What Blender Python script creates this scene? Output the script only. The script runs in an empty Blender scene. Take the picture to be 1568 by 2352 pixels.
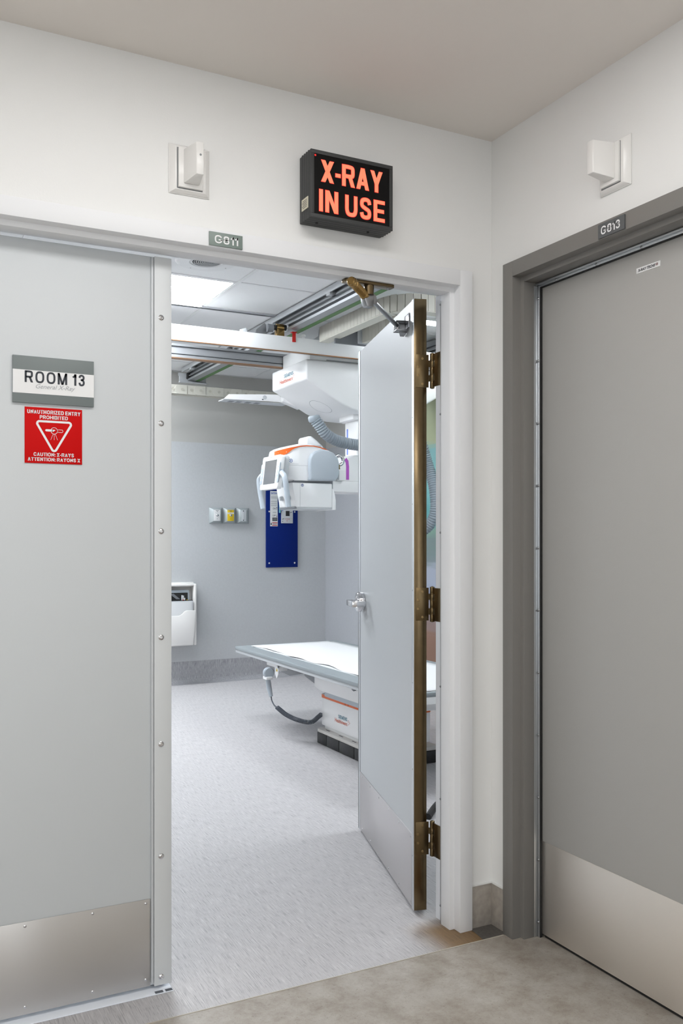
import bpy, bmesh, math, random
from mathutils import Matrix, Vector
random.seed(7)
scene = bpy.context.scene
COL = scene.collection

# ------------------------------------------------------------------ camera
cam_d = bpy.data.cameras.new('camera')
cam = bpy.data.objects.new('camera', cam_d); COL.objects.link(cam)
cam_d.sensor_fit = 'VERTICAL'; cam_d.sensor_height = 36.0
cam_d.lens = 2072.0 / 2352.0 * 36.0
cam_d.shift_y = 61.0 / 2352.0
cam_d.clip_start = 0.05; cam_d.clip_end = 60
cam.location = (-1.848, -2.476, 1.30)
cam.rotation_euler = (math.radians(90), 0, math.radians(-27.29))
scene.camera = cam
# ------------------------------------------------------------------ world, exposure
SKY = 3.5
w = bpy.data.worlds.new('world'); scene.world = w; w.use_nodes = True
w.node_tree.nodes['Background'].inputs[0].default_value = (0.86, 0.93, 1.0, 1)
w.node_tree.nodes['Background'].inputs[1].default_value = SKY
# daylight portals in the two hall windows added behind the viewpoint for fill (they only guide sampling of the sky)
for px, pw in ((-0.65, 0.42), (-3.5, 1.9)):
    ld = bpy.data.lights.new('window_portal', 'AREA'); ld.shape = 'RECTANGLE'; ld.size = pw; ld.size_y = 1.9; ld.cycles.is_portal = True
    lo_ = bpy.data.objects.new('window_portal', ld); COL.objects.link(lo_); lo_.location = (px, -4.68, 1.25); lo_.rotation_euler = (math.radians(90), 0, 0)
vs = scene.view_settings
vs.view_transform = 'Standard'; vs.look = 'None'; vs.gamma = 1.0; vs.use_curve_mapping = False
vs.exposure = 0.0
# interior light paths: fewer wasted bounces, noise target suited to the denoiser
scene.cycles.max_bounces = 7; scene.cycles.diffuse_bounces = 4; scene.cycles.glossy_bounces = 3; scene.cycles.transmission_bounces = 1; scene.cycles.transparent_max_bounces = 2
scene.cycles.caustics_reflective = False; scene.cycles.caustics_refractive = False
scene.cycles.use_adaptive_sampling = True; scene.cycles.adaptive_threshold = 0.03; scene.cycles.adaptive_min_samples = 20; scene.cycles.use_light_tree = False
E_HALL = 10.4      # hall luminaires
E_ROOM = 27.0      # x-ray room luminaires
HALL_COL = (1.0, 0.992, 0.98)
ROOM_COL = (0.90, 0.95, 1.0)

# ------------------------------------------------------------------ materials
MATS = {}
def mat(name, color, rough=0.5, metal=0.0, var=0.0, vscale=8.0, bump=0.0, bscale=200.0, spec=0.5, aniso=0.0, emit=None, estr=0.0, coat=0.0, stretch=None):
    if name in MATS: return MATS[name]
    m = bpy.data.materials.new(name); m.use_nodes = True
    nt = m.node_tree; b = nt.nodes['Principled BSDF']
    b.inputs['Base Color'].default_value = (*color, 1)
    b.inputs['Roughness'].default_value = rough
    b.inputs['Metallic'].default_value = metal
    b.inputs['Specular IOR Level'].default_value = spec
    b.inputs['Coat Weight'].default_value = coat
    if aniso:
        b.inputs['Anisotropic'].default_value = aniso
        t = nt.nodes.new('ShaderNodeCombineXYZ'); t.inputs[2].default_value = 1.0      # horizontal brushing spreads highlights vertically
        nt.links.new(t.outputs[0], b.inputs['Tangent'])
    co = nt.nodes.new('ShaderNodeTexCoord'); src = co.outputs['Object']
    if stretch:
        mp = nt.nodes.new('ShaderNodeMapping'); mp.inputs['Scale'].default_value = stretch
        nt.links.new(src, mp.inputs[0]); src = mp.outputs[0]
    if var > 0:
        n = nt.nodes.new('ShaderNodeTexNoise'); n.inputs['Scale'].default_value = vscale; n.inputs['Detail'].default_value = 5
        nt.links.new(src, n.inputs['Vector'])
        r = nt.nodes.new('ShaderNodeValToRGB')
        lo = tuple(max(0, c * (1 - var)) for c in color); hi = tuple(min(1, c * (1 + var)) for c in color)
        r.color_ramp.elements[0].position = 0.3; r.color_ramp.elements[1].position = 0.7
        r.color_ramp.elements[0].color = (*lo, 1); r.color_ramp.elements[1].color = (*hi, 1)
        nt.links.new(n.outputs['Fac'], r.inputs[0]); nt.links.new(r.outputs[0], b.inputs['Base Color'])
    if bump > 0.045 and not name.startswith(('hall_ceiling', 'room_wall', 'ceiling_tile')):
        n2 = nt.nodes.new('ShaderNodeTexNoise'); n2.inputs['Scale'].default_value = bscale; n2.inputs['Detail'].default_value = 3
        nt.links.new(src, n2.inputs['Vector'])
        bp = nt.nodes.new('ShaderNodeBump'); bp.inputs['Strength'].default_value = bump; bp.inputs['Distance'].default_value = 0.002
        nt.links.new(n2.outputs['Fac'], bp.inputs['Height']); nt.links.new(bp.outputs[0], b.inputs['Normal'])
    if emit:
        b.inputs['Emission Color'].default_value = (*emit, 1); b.inputs['Emission Strength'].default_value = estr
    MATS[name] = m
    return m

def streak_mat(name, stretch, base, dark, light, warm=None):
    """streaky homogeneous vinyl: short dashes along one axis"""
    m = bpy.data.materials.new(name); m.use_nodes = True; nt = m.node_tree; b = nt.nodes['Principled BSDF']
    b.inputs['Roughness'].default_value = 0.42; b.inputs['Specular IOR Level'].default_value = 0.35
    co = nt.nodes.new('ShaderNodeTexCoord'); mp = nt.nodes.new('ShaderNodeMapping'); mp.inputs['Scale'].default_value = stretch
    geo = nt.nodes.new('ShaderNodeNewGeometry')
    nt.links.new(geo.outputs['Position'], mp.inputs[0])
    def noise(sc, det, w=None):
        n = nt.nodes.new('ShaderNodeTexNoise'); n.inputs['Scale'].default_value = sc; n.inputs['Detail'].default_value = det
        nt.links.new(mp.outputs[0], n.inputs['Vector']); return n
    def ramp(src, els):
        r = nt.nodes.new('ShaderNodeValToRGB')
        while len(r.color_ramp.elements) < len(els): r.color_ramp.elements.new(0.5)
        for e, (p, c) in zip(r.color_ramp.elements, els): e.position = p; e.color = (*c, 1)
        nt.links.new(src, r.inputs[0]); return r
    n1 = noise(1.0, 6); r1 = ramp(n1.outputs['Fac'], [(0.33, dark), (0.47, base), (0.56, base), (0.68, light)])
    n2 = noise(2.3, 2); r2 = ramp(n2.outputs['Fac'], [(0.30, (0.45, 0.45, 0.47)), (0.38, (1, 1, 1))])
    mx = nt.nodes.new('ShaderNodeMix'); mx.data_type = 'RGBA'; mx.blend_type = 'MULTIPLY'; mx.inputs[0].default_value = 0.8
    nt.links.new(r1.outputs[0], mx.inputs[6]); nt.links.new(r2.outputs[0], mx.inputs[7])
    out = mx.outputs[2]
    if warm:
        # warm reflected light around the foot of the jamb, painted into the floor colour
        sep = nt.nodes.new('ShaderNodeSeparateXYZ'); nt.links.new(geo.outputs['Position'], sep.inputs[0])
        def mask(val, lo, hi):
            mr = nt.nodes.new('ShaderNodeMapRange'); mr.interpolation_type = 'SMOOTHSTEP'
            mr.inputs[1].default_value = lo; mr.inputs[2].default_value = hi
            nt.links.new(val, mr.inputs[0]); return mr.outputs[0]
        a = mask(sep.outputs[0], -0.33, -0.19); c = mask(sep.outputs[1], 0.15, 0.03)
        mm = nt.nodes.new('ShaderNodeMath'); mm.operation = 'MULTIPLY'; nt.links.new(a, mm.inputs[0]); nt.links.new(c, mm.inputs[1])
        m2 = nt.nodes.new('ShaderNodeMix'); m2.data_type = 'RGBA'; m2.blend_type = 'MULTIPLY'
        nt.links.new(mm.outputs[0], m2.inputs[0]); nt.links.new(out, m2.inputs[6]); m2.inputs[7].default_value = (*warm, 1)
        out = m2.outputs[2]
    nt.links.new(out, b.inputs['Base Color'])
    bp = nt.nodes.new('ShaderNodeBump'); bp.inputs['Strength'].default_value = 0.15; bp.inputs['Distance'].default_value = 0.001
    nt.links.new(n1.outputs['Fac'], bp.inputs['Height']); nt.links.new(bp.outputs[0], b.inputs['Normal'])
    return m

def hall_floor_mat():
    m = bpy.data.materials.new('hall_vinyl'); m.use_nodes = True; nt = m.node_tree; b = nt.nodes['Principled BSDF']
    b.inputs['Roughness'].default_value = 0.38; b.inputs['Specular IOR Level'].default_value = 0.4
    geo = nt.nodes.new('ShaderNodeNewGeometry')
    def noise(sc, det, rough=0.6, dist=0.0):
        n = nt.nodes.new('ShaderNodeTexNoise'); n.inputs['Scale'].default_value = sc; n.inputs['Detail'].default_value = det
        n.inputs['Roughness'].default_value = rough; n.inputs['Distortion'].default_value = dist
        nt.links.new(geo.outputs['Position'], n.inputs['Vector']); return n
    def ramp(src, els):
        r = nt.nodes.new('ShaderNodeValToRGB')
        while len(r.color_ramp.elements) < len(els): r.color_ramp.elements.new(0.5)
        for e, (p, c) in zip(r.color_ramp.elements, els): e.position = p; e.color = (*c, 1)
        nt.links.new(src, r.inputs[0]); return r
    n1 = noise(8, 10, 0.75, 0.15); r1 = ramp(n1.outputs['Fac'], [(0.32, (0.26, 0.22, 0.176)), (0.5, (0.37, 0.332, 0.285)), (0.68, (0.46, 0.432, 0.385))])
    n2 = noise(140, 5, 0.7, 1.2); r2 = ramp(n2.outputs['Fac'], [(0.32, (0.62, 0.58, 0.54)), (0.43, (1, 1, 1)), (0.66, (1.0, 1.0, 1.0)), (0.75, (1.0, 1.0, 1.0))])
    mx = nt.nodes.new('ShaderNodeMix'); mx.data_type = 'RGBA'; mx.blend_type = 'MULTIPLY'; mx.inputs[0].default_value = 0.9
    nt.links.new(r1.outputs[0], mx.inputs[6]); nt.links.new(r2.outputs[0], mx.inputs[7])
    nt.links.new(mx.outputs[2], b.inputs['Base Color'])
    return m

def mural_mat():
    m = bpy.data.materials.new('mural_print'); m.use_nodes = True; nt = m.node_tree; b = nt.nodes['Principled BSDF']
    b.inputs['Roughness'].default_value = 0.5
    geo = nt.nodes.new('ShaderNodeNewGeometry'); mp = nt.nodes.new('ShaderNodeMapping'); mp.inputs['Scale'].default_value = (1, 1.2, 14)
    nt.links.new(geo.outputs['Position'], mp.inputs[0])
    n = nt.nodes.new('ShaderNodeTexNoise'); n.inputs['Scale'].default_value = 1.3; n.inputs['Detail'].default_value = 5
    nt.links.new(mp.outputs[0], n.inputs['Vector'])
    sep = nt.nodes.new('ShaderNodeSeparateXYZ'); nt.links.new(geo.outputs['Position'], sep.inputs[0])
    ad = nt.nodes.new('ShaderNodeMath'); ad.operation = 'MULTIPLY_ADD'; ad.inputs[1].default_value = 0.25
    nt.links.new(n.outputs['Fac'], ad.inputs[0]); nt.links.new(sep.outputs[2], ad.inputs[2])
    mr = nt.nodes.new('ShaderNodeMapRange'); mr.inputs[1].default_value = 0.125; mr.inputs[2].default_value = 2.65
    nt.links.new(ad.outputs[0], mr.inputs[0])
    r = nt.nodes.new('ShaderNodeValToRGB')
    els = [(0.0, (0.22, 0.12, 0.075)), (0.2, (0.27, 0.15, 0.105)), (0.29, (0.30, 0.25, 0.26)), (0.34, (0.36, 0.40, 0.52)), (0.42, (0.40, 0.44, 0.52)),
           (0.44, (0.22, 0.27, 0.29)), (0.50, (0.19, 0.26, 0.25)), (0.53, (0.20, 0.33, 0.27)), (0.58, (0.10, 0.35, 0.36)), (0.68, (0.22, 0.52, 0.53)), (0.79, (0.28, 0.55, 0.56)), (0.81, (0.50, 0.54, 0.33)), (1.0, (0.48, 0.52, 0.36))]
    while len(r.color_ramp.elements) < len(els): r.color_ramp.elements.new(0.5)
    for e, (p, c) in zip(r.color_ramp.elements, els): e.position = p; e.color = (*c, 1)
    nt.links.new(mr.outputs[0], r.inputs[0]); nt.links.new(r.outputs[0], b.inputs['Base Color'])
    return m

HALL_WALL = mat('hall_wall_paint', (0.80, 0.798, 0.785), 0.55, var=0.01, vscale=3, bump=0.12, bscale=260)
HALL_CEIL = mat('hall_ceiling_paint', (0.80, 0.755, 0.71), 0.8, bump=0.05, bscale=300)
FRAME_L = mat('frame_light_paint', (0.80, 0.805, 0.82), 0.48, spec=0.3, bump=0.04, bscale=350)
FRAME_D = mat('frame_grey_paint', (0.20, 0.19, 0.178), 0.38, bump=0.10, bscale=400)
DOOR_L = mat('door_light_paint', (0.58, 0.605, 0.62), 0.42, bump=0.05, bscale=400)
DOOR_D = mat('door_grey_paint', (0.42, 0.413, 0.395), 0.36, bump=0.08, bscale=420)
STEEL = mat('brushed_stainless', (0.60, 0.585, 0.57), 0.36, 1.0, aniso=0.85, bump=0.03, bscale=40, stretch=(1, 1, 30))
STEEL_W = mat('brushed_stainless_warm', (0.92, 0.865, 0.80), 0.5, 1.0, aniso=0.4)
STEEL_D = mat('stainless_door', (0.52, 0.50, 0.50), 0.35, 1.0, aniso=0.4)
CHROME = mat('polished_chrome', (0.66, 0.66, 0.68), 0.14, 1.0)
ZINC = mat('zinc_steel', (0.33, 0.335, 0.345), 0.30, 1.0)
ALU = mat('aluminium', (0.60, 0.62, 0.64), 0.38, 1.0)
RAILM = mat('rail_aluminium', (0.40, 0.41, 0.425), 0.48, 1.0)
BROWN_TINT = mat('bronze_edge', (0.165, 0.120, 0.066), 0.22, 1.0, var=0.08, vscale=30)  # brown reflections on stainless put into the colour; closer parts share it
HINGE_REFL = mat('bronze_hinge', (0.15, 0.107, 0.055), 0.28, 1.0)  # stainless hinges with the brown hall reflection tinted in
BRASS = mat('brass', (0.36, 0.235, 0.09), 0.24, 1.0)
BLACK = mat('black_rubber', (0.012, 0.012, 0.012), 0.6)
GASKET = mat('grey_gasket', (0.22, 0.23, 0.24), 0.55)
SIGN_G = mat('sign_grey_green', (0.165, 0.19, 0.19), 0.45)
PLATE_G = mat('plate_sage', (0.19, 0.235, 0.215), 0.40)
PLATE_D = mat('plate_slate', (0.10, 0.105, 0.108), 0.40)
WHITE_P = mat('white_print', (0.80, 0.80, 0.80), 0.5)
INK = mat('dark_ink', (0.03, 0.035, 0.045), 0.6)
INK_G = mat('grey_ink', (0.38, 0.39, 0.40), 0.6)
RED = mat('red_sign', (0.57, 0.001, 0.001), 0.6, spec=0.15)
PLASTIC = mat('white_plastic', (0.80, 0.785, 0.765), 0.24)
BOX_DK = mat('sign_housing', (0.05, 0.051, 0.051), 0.5, spec=0.3, bump=0.05)
GLASS_BK = mat('black_acrylic', (0.004, 0.004, 0.004), 0.30, spec=0.2)
LETTER = mat('lit_red_letters', (0.4, 0.02, 0.01), 0.4, emit=(1.0, 0.19, 0.10), estr=1.5)
LETTER_E = mat('lit_red_rim', (0.4, 0.01, 0.01), 0.4, emit=(0.85, 0.012, 0.01), estr=0.9)
for m_ in (LETTER, LETTER_E): m_.cycles.emission_sampling = 'NONE'      # weak emitters: found by hits, no light sampling needed
TAG_CREAM = mat('cream_sticker', (0.70, 0.66, 0.52), 0.5)
RM_WALL = mat('room_wall_paint', (0.47, 0.463, 0.44), 0.6, var=0.02, vscale=2, bump=0.08)
RM_PANEL = mat('room_wall_panel', (0.50, 0.513, 0.525), 0.5, var=0.025, vscale=60, bump=0.06)
RM_PANEL2 = mat('room_side_panel', (0.41, 0.423, 0.447), 0.5, var=0.03, vscale=80)
TILE = mat('ceiling_tile', (0.84, 0.845, 0.85), 0.85, var=0.03, vscale=300, bump=0.1, bscale=500)
TEE = mat('ceiling_tee', (0.78, 0.785, 0.79), 0.5)
MW = mat('medical_white', (0.90, 0.90, 0.90), 0.30)
MGREY = mat('medical_blue_grey', (0.43, 0.48, 0.53), 0.34)
MLGREY = mat('medical_light_grey', (0.55, 0.57, 0.59), 0.36)
MDGREY = mat('medical_dark_grey', (0.20, 0.21, 0.23), 0.4)
CREAM = mat('chain_cream', (0.63, 0.61, 0.54), 0.5)
CREAM_D = mat('chain_cream_edge', (0.52, 0.50, 0.43), 0.5)
ORANGE = mat('orange_band', (0.74, 0.125, 0.012), 0.38)
PURPLE = mat('purple_stripe', (0.50, 0.10, 0.55), 0.4)
BLUESTR = mat('blue_stripe', (0.13, 0.22, 0.70), 0.4)
NAVY = mat('navy_panel', (0.001, 0.016, 0.16), 0.5, spec=0.15)
GREEN = mat('green_tape', (0.06, 0.17, 0.035), 0.5)
COPPER = mat('copper_lip', (0.38, 0.20, 0.10), 0.35, 0.8)
SCREEN = mat('lcd_glass', (0.06, 0.063, 0.068), 0.12)
HOSE = mat('hose_blue_grey', (0.30, 0.345, 0.385), 0.35)
CORD = mat('cord_slate', (0.10, 0.115, 0.14), 0.5)
MAT_W = mat('white_mat', (0.68, 0.69, 0.70), 0.55)
PAPER = mat('paper_sheet', (0.70, 0.70, 0.705), 0.7, bump=0.08, bscale=25)
TABLE_G = mat('table_grey', (0.26, 0.29, 0.305), 0.36)
BEIGE = mat('base_beige', (0.55, 0.53, 0.50), 0.4)
BRICK_K = mat('base_black', (0.014, 0.015, 0.016), 0.45, var=0.4, vscale=60)
TEAL_INK = mat('teal_ink', (0.03, 0.18, 0.26), 0.5)
ORANGE_INK = mat('orange_ink', (0.62, 0.10, 0.03), 0.5)
YELLOW = mat('yellow_plate', (0.75, 0.52, 0.01), 0.4)
BOXG = mat('cast_box_grey', (0.42, 0.46, 0.47), 0.45, 0.35)
TURQ = mat('turquoise_lever', (0.14, 0.42, 0.52), 0.3)
BASE_T = mat('hall_base_vinyl', (0.36, 0.325, 0.285), 0.5, var=0.14, vscale=45, bump=0.1)
CAULK = mat('white_caulk', (0.7, 0.7, 0.68), 0.6)
FLOOR_H = hall_floor_mat()
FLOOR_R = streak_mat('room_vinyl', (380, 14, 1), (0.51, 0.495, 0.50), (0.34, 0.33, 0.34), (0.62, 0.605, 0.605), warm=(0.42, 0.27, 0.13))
COVE_M = streak_mat('cove_vinyl', (260, 260, 26), (0.37, 0.37, 0.385), (0.24, 0.24, 0.26), (0.50, 0.50, 0.51))
SHADED_RUB = mat('dark_vinyl', (0.09, 0.083, 0.076), 0.5, var=0.2, vscale=90)  # grey rubber with the corner's shade mixed into its colour
LAMP_R = mat('room_diffuser', (0.9, 0.9, 0.9), 0.5, emit=ROOM_COL, estr=E_ROOM)
LAMP_H = mat('hall_diffuser', (0.9, 0.9, 0.9), 0.5, emit=HALL_COL, estr=E_HALL)

# ------------------------------------------------------------------ mesh builder
WM = {}
def finish(o, parent):
    if parent is not None:
        o.parent = parent; o.matrix_parent_inverse = WM[parent.name].inverted()
    return o

class MB:
    def __init__(s, xf=None): s.v = []; s.f = []; s.xf = xf
    def add(s, vs, fs):
        n = len(s.v); s.v += [tuple(v) for v in vs]; s.f += [tuple(i + n for i in f) for f in fs]; return s
    def box(s, x0, x1, y0, y1, z0, z1):
        return s.add([(x0,y0,z0),(x1,y0,z0),(x1,y1,z0),(x0,y1,z0),(x0,y0,z1),(x1,y0,z1),(x1,y1,z1),(x0,y1,z1)],
                     [(0,3,2,1),(4,5,6,7),(0,1,5,4),(1,2,6,5),(2,3,7,6),(3,0,4,7)])
    def prism(s, poly, ax, a, b):
        """poly in the two other axes (cyclic order kept), extruded along ax from a to b"""
        def P(p, h):
            if ax == 'x': return (h, p[0], p[1])
            if ax == 'y': return (p[0], h, p[1])
            return (p[0], p[1], h)
        n = len(poly); vs = [P(p, a) for p in poly] + [P(p, b) for p in poly]
        fs = [tuple(range(n)), tuple(range(2*n-1, n-1, -1))]
        fs += [(i, i+n, (i+1) % n + n, (i+1) % n) for i in range(n)]
        return s.add(vs, fs)
    def frustum(s, c0, w0, h0, c1, w1, h1, ex, ey):
        ex, ey = Vector(ex), Vector(ey); vs = []
        for c, w_, h_ in ((c0, w0, h0), (c1, w1, h1)):
            c = Vector(c)
            for a, b in ((-1,-1),(1,-1),(1,1),(-1,1)): vs.append(c + ex*a*w_/2 + ey*b*h_/2)
        return s.add(vs, [(3,2,1,0),(4,5,6,7),(0,1,5,4),(1,2,6,5),(2,3,7,6),(3,0,4,7)])
    def tube(s, pts, rad, n=10, cap=True, up=None):
        pts = [Vector(p) for p in pts]; k = len(pts)
        rad = [rad]*k if isinstance(rad, (int, float)) else rad
        base = len(s.v); nrm = None
        for i in range(k):
            t = (pts[min(i+1, k-1)] - pts[max(i-1, 0)]).normalized()
            if nrm is None:
                a = Vector(up) if up else (Vector((0,0,1)) if abs(t.z) < 0.9 else Vector((1,0,0)))
                nrm = (a - t*a.dot(t)).normalized()
            else: nrm = (nrm - t*nrm.dot(t)).normalized()
            bn = t.cross(nrm)
            for j in range(n):
                an = 2*math.pi*j/n
                s.v.append(tuple(pts[i] + (nrm*math.cos(an) + bn*math.sin(an))*rad[i]))
        for i in range(k-1):
            for j in range(n):
                a = base+i*n+j; b = base+i*n+(j+1) % n
                s.f.append((a, b, b+n, a+n))
        if cap:
            s.f.append(tuple(base+j for j in range(n-1, -1, -1))); s.f.append(tuple(base+(k-1)*n+j for j in range(n)))
        return s
    def cyl(s, p0, p1, r, n=16, r1=None):
        return s.tube([p0, p1], [r, r if r1 is None else r1], n)
    def lathe(s, prof, c, ax, n=20):
        """prof: (radius, height) along axis vector ax from c"""
        ax = Vector(ax).normalized(); c = Vector(c)
        return s.tube_exact([c + ax*h for r, h in prof], [max(r, 1e-5) for r, h in prof], ax, n)
    def tube_exact(s, pts, rad, ax, n):
        a = Vector((0,0,1)) if abs(ax.z) < 0.9 else Vector((1,0,0))
        e1 = (a - ax*a.dot(ax)).normalized(); e2 = ax.cross(e1); base = len(s.v); k = len(pts)
        for p, r in zip(pts, rad):
            for j in range(n):
                an = 2*math.pi*j/n; s.v.append(tuple(p + (e1*math.cos(an) + e2*math.sin(an))*r))
        for i in range(k-1):
            for j in range(n):
                q = base+i*n+j; b = base+i*n+(j+1) % n; s.f.append((q, b, b+n, q+n))
        s.f.append(tuple(base+j for j in range(n-1, -1, -1))); s.f.append(tuple(base+(k-1)*n+j for j in range(n)))
        return s
    def build(s, name, m, parent=None, bevel=0.0, seg=2, smooth=True, label=None, angle=35):
        vs = [Vector(v) for v in s.v]
        if s.xf is not None: vs = [s.xf @ v for v in vs]
        lo = Vector((min(v[i] for v in vs) for i in range(3))); hi = Vector((max(v[i] for v in vs) for i in range(3)))
        c = (lo + hi) / 2
        me = bpy.data.meshes.new(name); me.from_pydata([v - c for v in vs], [], s.f)
        bm = bmesh.new(); bm.from_mesh(me); bmesh.ops.recalc_face_normals(bm, faces=bm.faces)
        if bevel > 0:
            es = [e for e in bm.edges if len(e.link_faces) == 2 and e.calc_face_angle(0) > math.radians(28)]
            bmesh.ops.bevel(bm, geom=es, offset=bevel, segments=seg, profile=0.5, affect='EDGES', clamp_overlap=True)
        bm.to_mesh(me); bm.free()
        if smooth:
            for p in me.polygons: p.use_smooth = True
            me.set_sharp_from_angle(angle=math.radians(angle))
        me.materials.append(m)
        o = bpy.data.objects.new(name, me); COL.objects.link(o); o.location = c
        WM[o.name] = Matrix.Translation(c)
        finish(o, parent)
        if label: o['label'] = label
        return o

def tag(o, label=None, cat=None, group=None, kind=None):
    if label: o['label'] = label
    if cat: o['category'] = cat
    if group: o['group'] = group
    if kind: o['kind'] = kind
    return o
def thing(name, loc, label, cat, group=None, kind=None):
    o = bpy.data.objects.new(name, None); COL.objects.link(o); o.location = loc; o.empty_display_size = 0.05
    WM[o.name] = Matrix.Translation(Vector(loc))
    return tag(o, label, cat, group, kind)
def dup(src, loc, parent):
    """copy of a mesh part (shared data) at world location loc"""
    o = src.copy(); COL.objects.link(o); o.location = loc; WM[o.name] = Matrix.Translation(Vector(loc))
    if parent is not None: o.parent = parent; o.matrix_parent_inverse = WM[parent.name].inverted()
    return o

def text(txt, name, m, parent, org, ex, ey, w_, h_, bold=0.0, depth=0.0006, shear=0.0, spacing=1.0, xf=None, bevel=0.0):
    """flat lettering fitted into a w_ x h_ rectangle whose lower left corner is org"""
    cu = bpy.data.curves.new(name, 'FONT'); cu.body = txt; cu.size = 1.0; cu.shear = shear; cu.space_character = spacing
    cu.offset = bold; cu.resolution_u = 3; cu.fill_mode = 'FRONT'
    to = bpy.data.objects.new(name, cu); COL.objects.link(to)
    dg = bpy.context.evaluated_depsgraph_get(); dg.update()
    me = bpy.data.meshes.new_from_object(to.evaluated_get(dg))
    bpy.data.objects.remove(to); bpy.data.curves.remove(cu)
    xs = [v.co.x for v in me.vertices]; ys = [v.co.y for v in me.vertices]
    x0, x1, y0, y1 = min(xs), max(xs), min(ys), max(ys)
    ex, ey, org = Vector(ex), Vector(ey), Vector(org); nz = ex.cross(ey)
    b = MB(xf)
    vs = [org + ex*((v.co.x-x0)/(x1-x0)*w_) + ey*((v.co.y-y0)/(y1-y0)*h_) + nz*depth for v in me.vertices]
    b.add(vs, [tuple(p.vertices) for p in me.polygons])
    bpy.data.meshes.remove(me)
    o = b.build_flat(name, m, parent, nz)
    return o
def build_flat(s, name, m, parent, nz):
    vs = [Vector(v) for v in s.v]
    if s.xf is not None: vs = [s.xf @ v for v in vs]; nz = (s.xf.to_3x3() @ Vector(nz))
    lo = Vector((min(v[i] for v in vs) for i in range(3))); hi = Vector((max(v[i] for v in vs) for i in range(3))); c = (lo+hi)/2
    me = bpy.data.meshes.new(name); me.from_pydata([v - c for v in vs], [], s.f); me.update()
    if me.polygons and sum((p.normal.dot(nz) for p in me.polygons)) < 0: me.flip_normals()
    me.materials.append(m); o = bpy.data.objects.new(name, me); COL.objects.link(o); o.location = c
    WM[o.name] = Matrix.Translation(c); return finish(o, parent)
MB.build_flat = build_flat
XA, ZA = (1,0,0), (0,0,1)          # lettering on faces that look towards -Y
XB = (0,-1,0)                      # lettering on faces that look towards -X
def bez(pts, n=12):
    """Catmull-Rom through pts"""
    pts = [Vector(p) for p in pts]; out = []
    P = [pts[0]*2-pts[1]] + pts + [pts[-1]*2-pts[-2]]
    for i in range(1, len(P)-2):
        for k in range(n):
            t = k/n; a, b, c, d = P[i-1], P[i], P[i+1], P[i+2]
            out.append(0.5*((2*b) + (c-a)*t + (2*a-5*b+4*c-d)*t*t + (3*b-a-3*c+d)*t**3))
    out.append(pts[-1]); return out
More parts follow.
